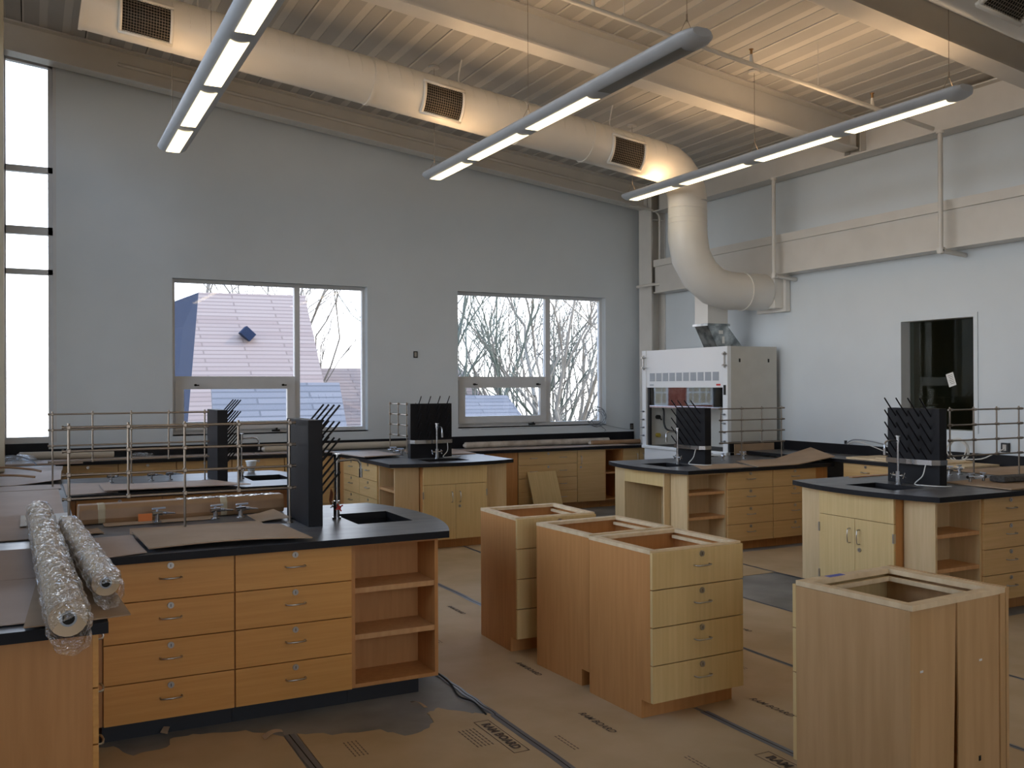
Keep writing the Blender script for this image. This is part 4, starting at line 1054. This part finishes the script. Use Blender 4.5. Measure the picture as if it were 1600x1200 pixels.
# plastic wrapped rolls on the left counter
M_foamt = mat('tan_foam', (.62, .45, .27), .8, c2=(.68, .51, .33), scale=5)
def wrapped(label, p0, p1, r, tail0=.0, tail1=.12, seed=0):
    rnd = random.Random(seed)
    p0 = Vector(p0); p1 = Vector(p1); ax = (p1-p0); Ln = ax.length; ax.normalize()
    t = thing('bubble_wrapped_roll', label, 'wrapped roll', p0); sd = Vector((0, 0, 1)).cross(ax).normalized(); up = ax.cross(sd)
    mb = MB(); mb.tube([(0, 0, 0), ax*Ln], r*.86, 20); mb.mi(1); mb.tube([ax*(Ln+.0005), ax*(Ln+.0035)], r*.38, 16); mb.mi(2); mb.tube([ax*(Ln+.003), ax*(Ln+.0055)], r*.28, 14); mb.build('core', [M_foamt, M_grey, M_dark], t)
    NU, NV = 130, 34; vs = []
    ph = [rnd.uniform(0, 6) for _ in range(6)]
    for i in range(NU+1):
        s = -tail0+(Ln+tail0+tail1)*i/NU; k = 1.0
        if s > Ln: k = 1.0-.15*(s-Ln)/max(tail1, .01)
        if s < 0: k = 1.0-.5*(-s)/max(tail0, .01)
        for j in range(NV):
            a = 2*PI*j/NV
            cr_ = .045*math.sin(7*a+ph[0]+s*30)+.04*math.sin(4*a-s*47+ph[1])+.032*rnd.uniform(-1, 1)+.035*math.sin(s*90+3*a+ph[2])
            rr_ = r*k*(1+cr_); droop = Vector((0, 0, -.10))*max(0, s-Ln)*2 if s > Ln else Vector((0, 0, 0))
            vs.append(ax*s+(sd*math.cos(a)+up*math.sin(a))*rr_+droop)
    mb = MB(); mb.add(vs, [(i*NV+j, i*NV+(j+1) % NV, (i+1)*NV+(j+1) % NV, (i+1)*NV+j) for i in range(NU) for j in range(NV)], False)
    mb.build('plastic_wrap', M_wrap, t); return t
# clear film: mostly transparent, sharp gloss
def film(name, w=.30):
    m = bpy.data.materials.new(name); m.use_nodes = True; t = m.node_tree; t.nodes.clear()
    o = t.nodes.new('ShaderNodeOutputMaterial'); mx = t.nodes.new('ShaderNodeMixShader'); m2 = t.nodes.new('ShaderNodeMixShader')
    tr = t.nodes.new('ShaderNodeBsdfTransparent'); gl = t.nodes.new('ShaderNodeBsdfGlossy'); df = t.nodes.new('ShaderNodeBsdfDiffuse')
    df.inputs[0].default_value = (.55, .53, .5, 1); gl.inputs['Roughness'].default_value = .07; gl.inputs[0].default_value = (1, 1, 1, 1)
    tcn = t.nodes.new('ShaderNodeTexCoord'); n = t.nodes.new('ShaderNodeTexVoronoi'); n.inputs['Scale'].default_value = 26
    nn_ = t.nodes.new('ShaderNodeTexNoise'); nn_.inputs['Scale'].default_value = 9; nn_.inputs['Distortion'].default_value = 2
    bp = t.nodes.new('ShaderNodeBump'); bp.inputs['Strength'].default_value = 1; bp.inputs['Distance'].default_value = .03
    lk(t, tcn.outputs['Object'], nn_.inputs['Vector']); lk(t, nn_.outputs['Color'], n.inputs['Vector']); n.inputs['Scale'].default_value = 7; lk(t, n.outputs['Distance'], bp.inputs['Height'])
    lk(t, bp.outputs[0], gl.inputs['Normal']); lk(t, bp.outputs[0], df.inputs['Normal'])
    mx.inputs[0].default_value = .07; m2.inputs[0].default_value = .30
    lk(t, tr.outputs[0], mx.inputs[1]); lk(t, df.outputs[0], mx.inputs[2]); lk(t, mx.outputs[0], m2.inputs[1]); lk(t, gl.outputs[0], m2.inputs[2]); lk(t, m2.outputs[0], o.inputs[0]); return m
M_wrap = film('clear_film')
zr_ = .934+.081
wrapped('longer plastic wrapped roll sticking out over the near left counter corner', (.045, 5.95, zr_), (.105, 3.22, 1.000), .066, .05, .13, 1)
wrapped('shorter plastic wrapped roll lying beside the longer one on the left counter', (.175, 5.35, zr_-.008), (.245, 3.72, zr_-.010), .056, .03, .12, 2)
wrapped('bundle of clear plastic cut off by the left edge of the photo', (-.27, 6.6, 1.003), (-.24, 4.3, 1.003), .065, .05, .1, 3)
sheet('pale silvery board under the far end of the wrapped rolls', [(-.05, 6.0), (.22, 6.0), (.22, 6.5), (-.05, 6.5)], .9285, M_paper, .003, seed=22)
# rolls on the back counter
def roll(label, p0, p1, r, m, endm=None, name='paper_roll'):
    t = thing(name, label, 'roll', p0); v = Vector(p1)-Vector(p0)
    MB().tube([(0, 0, 0), v], r, 16).build('wrap', m, t)
    u = v.normalized(); MB().tube([v, v+u*.004], r*.5, 12).build('core', endm or M_mast, t)
    MB().tube([-u*.03, (0, 0, 0), u*.02], r*.8, 12, True, [r*.35, r*.9, r*1.03]).build('wrinkled_end', M_plastic, t); return t
roll('long clear plastic wrapped roll on the counter under the right window', (5.25, 11.62, .915), (7.55, 11.62, .915), .045, M_plastic)
roll('dark brown tube end lying on the back counter beside the fume hood', (7.15, 11.48, .898), (7.98, 11.44, .898), .034, M_ram)
roll('grey wrapped roll on the counter under the left window', (2.55, 11.62, .962), (4.6, 11.62, .962), .045, M_foam)
roll('brown wrapped roll at the far left of the back counter', (-.1, 11.55, .975), (.85, 11.58, .965), .045, M_foam)
sheet('grey board sheet on the back counter under the left window', [(.3, 11.23), (2.4, 11.22), (2.4, 11.6), (.3, 11.6)], ZT, M_cardg, .006, seed=23)
sheet('second grey board sheet on the back counter under the left window', [(2.42, 11.23), (3.3, 11.21), (3.3, 11.55), (2.42, 11.55)], ZT, M_cardg, .01, seed=24)
sheet('board sheet on the low counter under the right window, left one', [(4.95, 11.18), (6.3, 11.17), (6.3, 11.55), (4.95, 11.55)], .8645, M_cardg, .006, seed=25)
sheet('board sheet on the low counter under the right window, right one', [(6.32, 11.18), (7.62, 11.17), (7.62, 11.43), (6.32, 11.5)], .8645, M_cardg, .006, seed=26)
# crumpled plastic at the left
for i, (x, y, s, lab) in enumerate(((-.12, 11.1, .16, 'crumpled clear plastic heap at the far left corner of the counter'), (1.15, 11.66, .10, 'small crumpled plastic heap on the back counter left of the first window'))):
    mb = MB(); rnd = random.Random(i+5); vs = []; NU, NV = 14, 7
    for j in range(NV+1):
        for k in range(NU):
            a = 2*PI*k/NU; e_ = PI/2*j/NV; q = s*(1+rnd.uniform(-.22, .22)); vs.append((1.5*q*math.cos(a)*math.cos(e_), .8*q*math.sin(a)*math.cos(e_), .45*q*math.sin(e_)))
    mb.add(vs, [(j*NU+k, j*NU+(k+1) % NU, (j+1)*NU+(k+1) % NU, (j+1)*NU+k) for j in range(NV) for k in range(NU)])
    o = mb.build('crumpled_plastic', M_wrap); o.location = (x, y, .916 if i else .938); tag(o, lab, 'plastic')

# ------------------------------------------------------------------ cables, outlets
def cable(label, pts, r, m, n=6): return tag(MB().tube(smooth_path(pts, n), r, 6).build('cable', m), label, 'cable')
P = []
rc = random.Random(4)
for i in range(40):
    a = i/8*2*PI; q = .11+.03*math.sin(i*.9); P.append((7.46+q*1.25*math.cos(a), 11.80+.012*math.sin(i), 1.26+q*1.1*math.sin(a)))
P += [(7.50, 11.78, 1.15), (7.60, 11.76, 1.06), (7.56, 11.74, 1.05)]
cable('tangled grey cable coil hanging in front of the right window corner', P, .0045, M_wireg, 3)
cable('thin wire running from the coil to the outlet by the corner', [(7.5, 11.83, 1.16), (7.8, 11.83, 1.10), (8.05, 11.83, 1.06), (8.10, 11.835, 1.08)], .003, M_wireg)
cable('brown hoses lying across the far left counter, upper one', [(-.5, 9.6, 1.00), (-.2, 9.5, 1.01), (0, 9.45, .99), (.09, 9.4, .972)], .010, M_ram)
cable('brown hose lying across the far left counter, lower one', [(-.5, 9.1, .975), (-.3, 9.0, .985), (-.1, 8.95, .98), (.04, 8.9, .965)], .010, M_ram)
cable('dark cable arching over the plastic at the far left', [(-.35, 10.6, .93), (-.25, 10.7, 1.02), (-.12, 10.75, 1.03), (.02, 10.7, .98), (.06, 10.65, .94)], .007, M_wireg)
cable('grey cable arching along the right wall backsplash', [(8.40, 7.90, 1.04), (8.36, 7.75, 1.09), (8.34, 7.5, 1.085), (8.34, 7.1, 1.03), (8.33, 6.75, .99)], .006, M_wireg)
cable('white cable looping from the right wall onto the counter', [(8.40, 7.88, 1.03), (8.35, 7.7, 1.07), (8.32, 7.45, 1.03), (8.25, 7.15, .975), (8.2, 6.9, .962)], .006, M_wirew)
P = [(8.30+.02*math.sin(i*.7), 6.36+(.10+.006*(i % 5))*math.cos(i/7*2*PI), 1.05+(.10+.006*(i % 5))*math.sin(i/7*2*PI)) for i in range(26)]
P += [(8.30, 6.3, .97), (8.33, 6.12, .98), (8.36, 6.0, 1.04), (8.40, 5.92, 1.09)]
cable('coiled white cable below the dark interior window', P, .006, M_wirew, 3)
def outlet(label, loc, axis):
    t = thing('outlet_box', label, 'outlet', loc)
    a, b = (.03, .045)
    if axis == 'y': MB().box(-a, a, -.004, 0, -b, b).build('plate', M_toe, t); MB().box(-.016, .016, -.0065, -.004, -.03, .03).build('socket', M_nickel, t)
    else: MB().box(-.03, 0, -a*1.3, a*1.3, -b, b).build('plate', M_toe, t); MB().box(-.033, -.03, -.02, .02, -.03, .03).build('socket', M_nickel, t)
outlet('small dark outlet on the back wall between the two windows', (4.625, YW-.0005, 2.148), 'y')
outlet('dark outlet low on the back wall by the fume hood corner', (8.12, YW-.0005, 1.10), 'y')
outlet('dark outlet box low on the right wall near the right edge', (XW-.0005, 5.92, 1.10), 'x')
o_ = MB().box(-.02, 0, -.012, .012, -.02, .02).build('cable_entry', M_toe); o_.location = (XW-.0005, 7.93, 1.05); tag(o_, 'small dark fitting where the cables leave the right wall', 'fitting')
mb = MB(); mb.box(5.3, 5.42, YW-.003, YW-.0005, 1.118, 1.127); mb.box(5.6, 6.3, YW-.003, YW-.0005, 1.116, 1.124); mb.box(6.3, 6.55, YW-.003, YW-.0005, 1.118, 1.123)
struct('trim_6', mb, M_grey)

# ------------------------------------------------------------------ outside
def tile_mat(name, c1, c2, sc=1.0, bw=2.6, rh=.2):
    m, t, b = new_mat(name); b.inputs['Roughness'].default_value = .8; b.inputs['Specular IOR Level'].default_value = .15
    tcn = t.nodes.new('ShaderNodeTexCoord'); br = t.nodes.new('ShaderNodeTexBrick')
    br.inputs['Color1'].default_value = (*c1, 1); br.inputs['Color2'].default_value = (*c2, 1); br.inputs['Mortar'].default_value = (*[x*.72 for x in c1], 1)
    br.inputs['Scale'].default_value = sc; br.inputs['Mortar Size'].default_value = .025; br.inputs['Brick Width'].default_value = bw; br.inputs['Row Height'].default_value = rh
    lk(t, tcn.outputs['UV'], br.inputs['Vector']); lk(t, br.outputs[0], b.inputs['Base Color']); return m
def quad_uv(name, pts, m, parent=None, th=.12):
    """roof slab with UVs in metres along its own slope"""
    a, b_, c, d_ = [Vector(p) for p in pts]; nrm = (b_-a).cross(d_-a).normalized()
    me = bpy.data.meshes.new(name); vs = [a, b_, c, d_]+[p-nrm*th for p in (a, b_, c, d_)]
    me.from_pydata([tuple(v) for v in vs], [], [(0, 1, 2, 3), (7, 6, 5, 4), (0, 4, 5, 1), (1, 5, 6, 2), (2, 6, 7, 3), (3, 7, 4, 0)])
    ux = Vector((b_-a)).normalized(); uy = nrm.cross(ux).normalized(); uv = me.uv_layers.new(name='UVMap')
    for lp in me.loops: v = me.vertices[lp.vertex_index].co-a; uv.data[lp.index].uv = (v.dot(ux), v.dot(uy))
    me.materials.append(m); o = bpy.data.objects.new(name, me); C.objects.link(o)
    if parent: o.parent = parent
    return o
M_tile = tile_mat('pink_roof_tile', (.215, .155, .135), (.25, .19, .165))
M_tile2 = tile_mat('shaded_roof_tile', (.125, .120, .130), (.155, .145, .152))  # shade on the lower roof put into a greyer tile colour
M_brick = tile_mat('red_brick', (.33, .10, .07), (.42, .15, .10), 2.4, .5, .25)
M_stone = mat('pale_stone', (.2, .18, .16), .8)
M_shadeb = mat('roof_shade_blue', (.010, .018, .042), .8, c2=(.014, .023, .05), spec=.1)  # shade on the steep roof's left side put into dark blue
b1 = thing('house', 'house with a big steep pinkish tiled roof outside the left window', 'building', (0, 0, 0))
quad_uv('roof_slope', [(3.55, 26.0, -1.2), (8.05, 26.0, -1.2), (8.70, 33, 4.97), (5.08, 33, 4.93)], M_tile, b1)
quad_uv('roof_slope', [(3.2, 40, -1.2), (3.55, 26.0, -1.2), (5.08, 33, 4.93), (4.7, 38, 4.93)], M_shadeb, b1)
quad_uv('roof_slope', [(8.05, 26.0, -1.2), (9.6, 40, -1.2), (9.1, 38, 4.97), (8.70, 33, 4.97)], M_tile, b1)
MB().box(3.7, 8.1, 26.3, 39, -5, -1.3).build('wall', M_stone, b1)
MB().box(-.2, .2, -.2, .2, -.15, .15, Matrix.Rotation(.75, 3, 'Y'), (6.28, 31.0, 3.45)).build('roof_vent', M_shadeb, b1)
mb = MB(); mb.box(6.3, 7.1, 28.0, 28.6, .9, 1.72); mb.build('dormer', M_stone, b1)
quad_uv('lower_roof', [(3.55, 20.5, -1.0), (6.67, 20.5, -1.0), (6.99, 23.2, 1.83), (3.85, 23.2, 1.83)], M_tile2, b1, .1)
b2 = thing('house', 'low pink tiled roof behind the big roof, seen through the right pane', 'building', (0, 0, 0))
quad_uv('roof_slope', [(9.2, 33, -1.5), (18, 33, -1.5), (17, 38, 2.5), (10.1, 38, 2.5)], M_tile, b2)
MB().box(9.4, 17.8, 33.4, 38, -5, -1.6).build('wall', M_stone, b2)
b3 = thing('house', 'low slate roof seen in the bottom of the right window', 'building', (0, 0, 0))
quad_uv('roof_slope', [(11.4, 27, -1.0), (15.7, 27, -1.0), (15.3, 30.2, 1.40), (12.6, 30.2, 1.42)], M_tile2, b3)
MB().box(11.6, 15.6, 27.3, 31, -5, -1.1).build('wall', M_stone, b3)
b4 = thing('brick_building', 'red brick building with white windows, seen only mirrored in the hood sash', 'building', (0, 0, 0))
quad_uv('brick_wall', [(-40, 45, -5), (-9, 45, -5), (-9, 45, 5.2), (-40, 45, 5.2)], M_brick, b4, .4)
for k in range(9):
    x = -38+3.3*k; mb = MB(); rect_frame(mb, x, x+1.9, .55, 2.1, 44.93, 45.0, .13)
    mb.box(x+.9, x+1.0, 44.95, 45.0, .55, 2.1); mb.box(x, x+1.9, 44.96, 45.0, 1.28, 1.36); mb.box(x+.42, x+.48, 44.96, 45.0, .6, 2.0); mb.box(x+1.42, x+1.48, 44.96, 45.0, .6, 2.0)
    mb.build('window', M_white, b4); MB().box(x+.1, x+1.8, 44.97, 44.985, .6, 2.0).build('pane', M_mast, b4)
mb = MB().box(-60, 70, 12.3, 90, -5.2, -5.0).box(-60, XL-.3, -40, 12.3, -5.2, -5.0); g_ = mb.build('outside_ground', mat('winter_grass', (.10, .09, .06), .9, c2=(.14, .125, .08), scale=.3)); g_['kind'] = 'structure'

def tree(label, x, y, h, seed, trunk=.16, lean=0, levels=5, m=None, spread=.55):
    rnd = random.Random(seed); mb = MB()
    def br(p, d, L, r, lv):
        pts = [p]; q = p
        for i in range(3):
            d = (d+Vector((rnd.uniform(-1, 1), rnd.uniform(-1, 1), rnd.uniform(-.3, .6)))*.16).normalized(); q = q+d*L/3; pts.append(q)
        mb.tube(pts, r, 5 if lv < 2 else 4, False, [r, r*.88, r*.76, r*.62])
        if lv >= levels: return
        for k in range(3 if lv else 5):
            f = rnd.uniform(.35, 1) if k else 1; s = pts[min(3, max(1, int(f*3)))]
            nd = (d+Vector((rnd.uniform(-1, 1), rnd.uniform(-1, 1), rnd.uniform(-.35, .8)))*spread*1.25).normalized()
            br(s, nd, L*rnd.uniform(.58, .8), r*rnd.uniform(.45, .62), lv+1)
    br(Vector((x, y, -5)), Vector((lean, 0, 1)).normalized(), h*.42, trunk, 0)
    return tag(mb.build('bare_tree', m or M_bark), label, 'tree', 'bare winter trees outside')
M_bark = mat('pale_bark', (.15, .125, .10), .9, c2=(.22, .19, .155), scale=3)
M_barkg = mat('ivy_bark', (.085, .10, .08), .9, c2=(.12, .135, .11), scale=3)
tree('bare tree behind the big roof, seen in the left window right pane', 11.0, 36, 15, 1, .16)
tree('bare tree behind the steep roof at the left, only its top showing', 6.0, 44, 18, 2, .2)
spots = [(15.6, 33.5, 13, 3, .22, M_barkg, 'ivy clad tree at the left of the right window'), (17.6, 35, 12, 4, .15, None, 'pale forked tree left of centre in the right window'),
         (20.6, 38, 15, 5, .22, None, 'thick bare tree just left of the right window mullion'), (19.0, 31, 14, 6, .16, None, 'leaning bare tree right of the right window mullion'),
         (21.6, 37, 12, 7, .12, M_barkg, 'greenish bare tree in the narrow right pane'), (27.0, 44, 14, 8, .16, None, 'distant bare tree at the right edge of the right window'),
         (24.0, 46, 13, 10, .15, M_barkg, 'distant greenish tree behind the others in the right window')]
for x, y, h, sd, tr, m, lab in spots: tree(lab, x, y, h, sd, tr, lean=(-.25 if sd == 6 else 0), m=m)
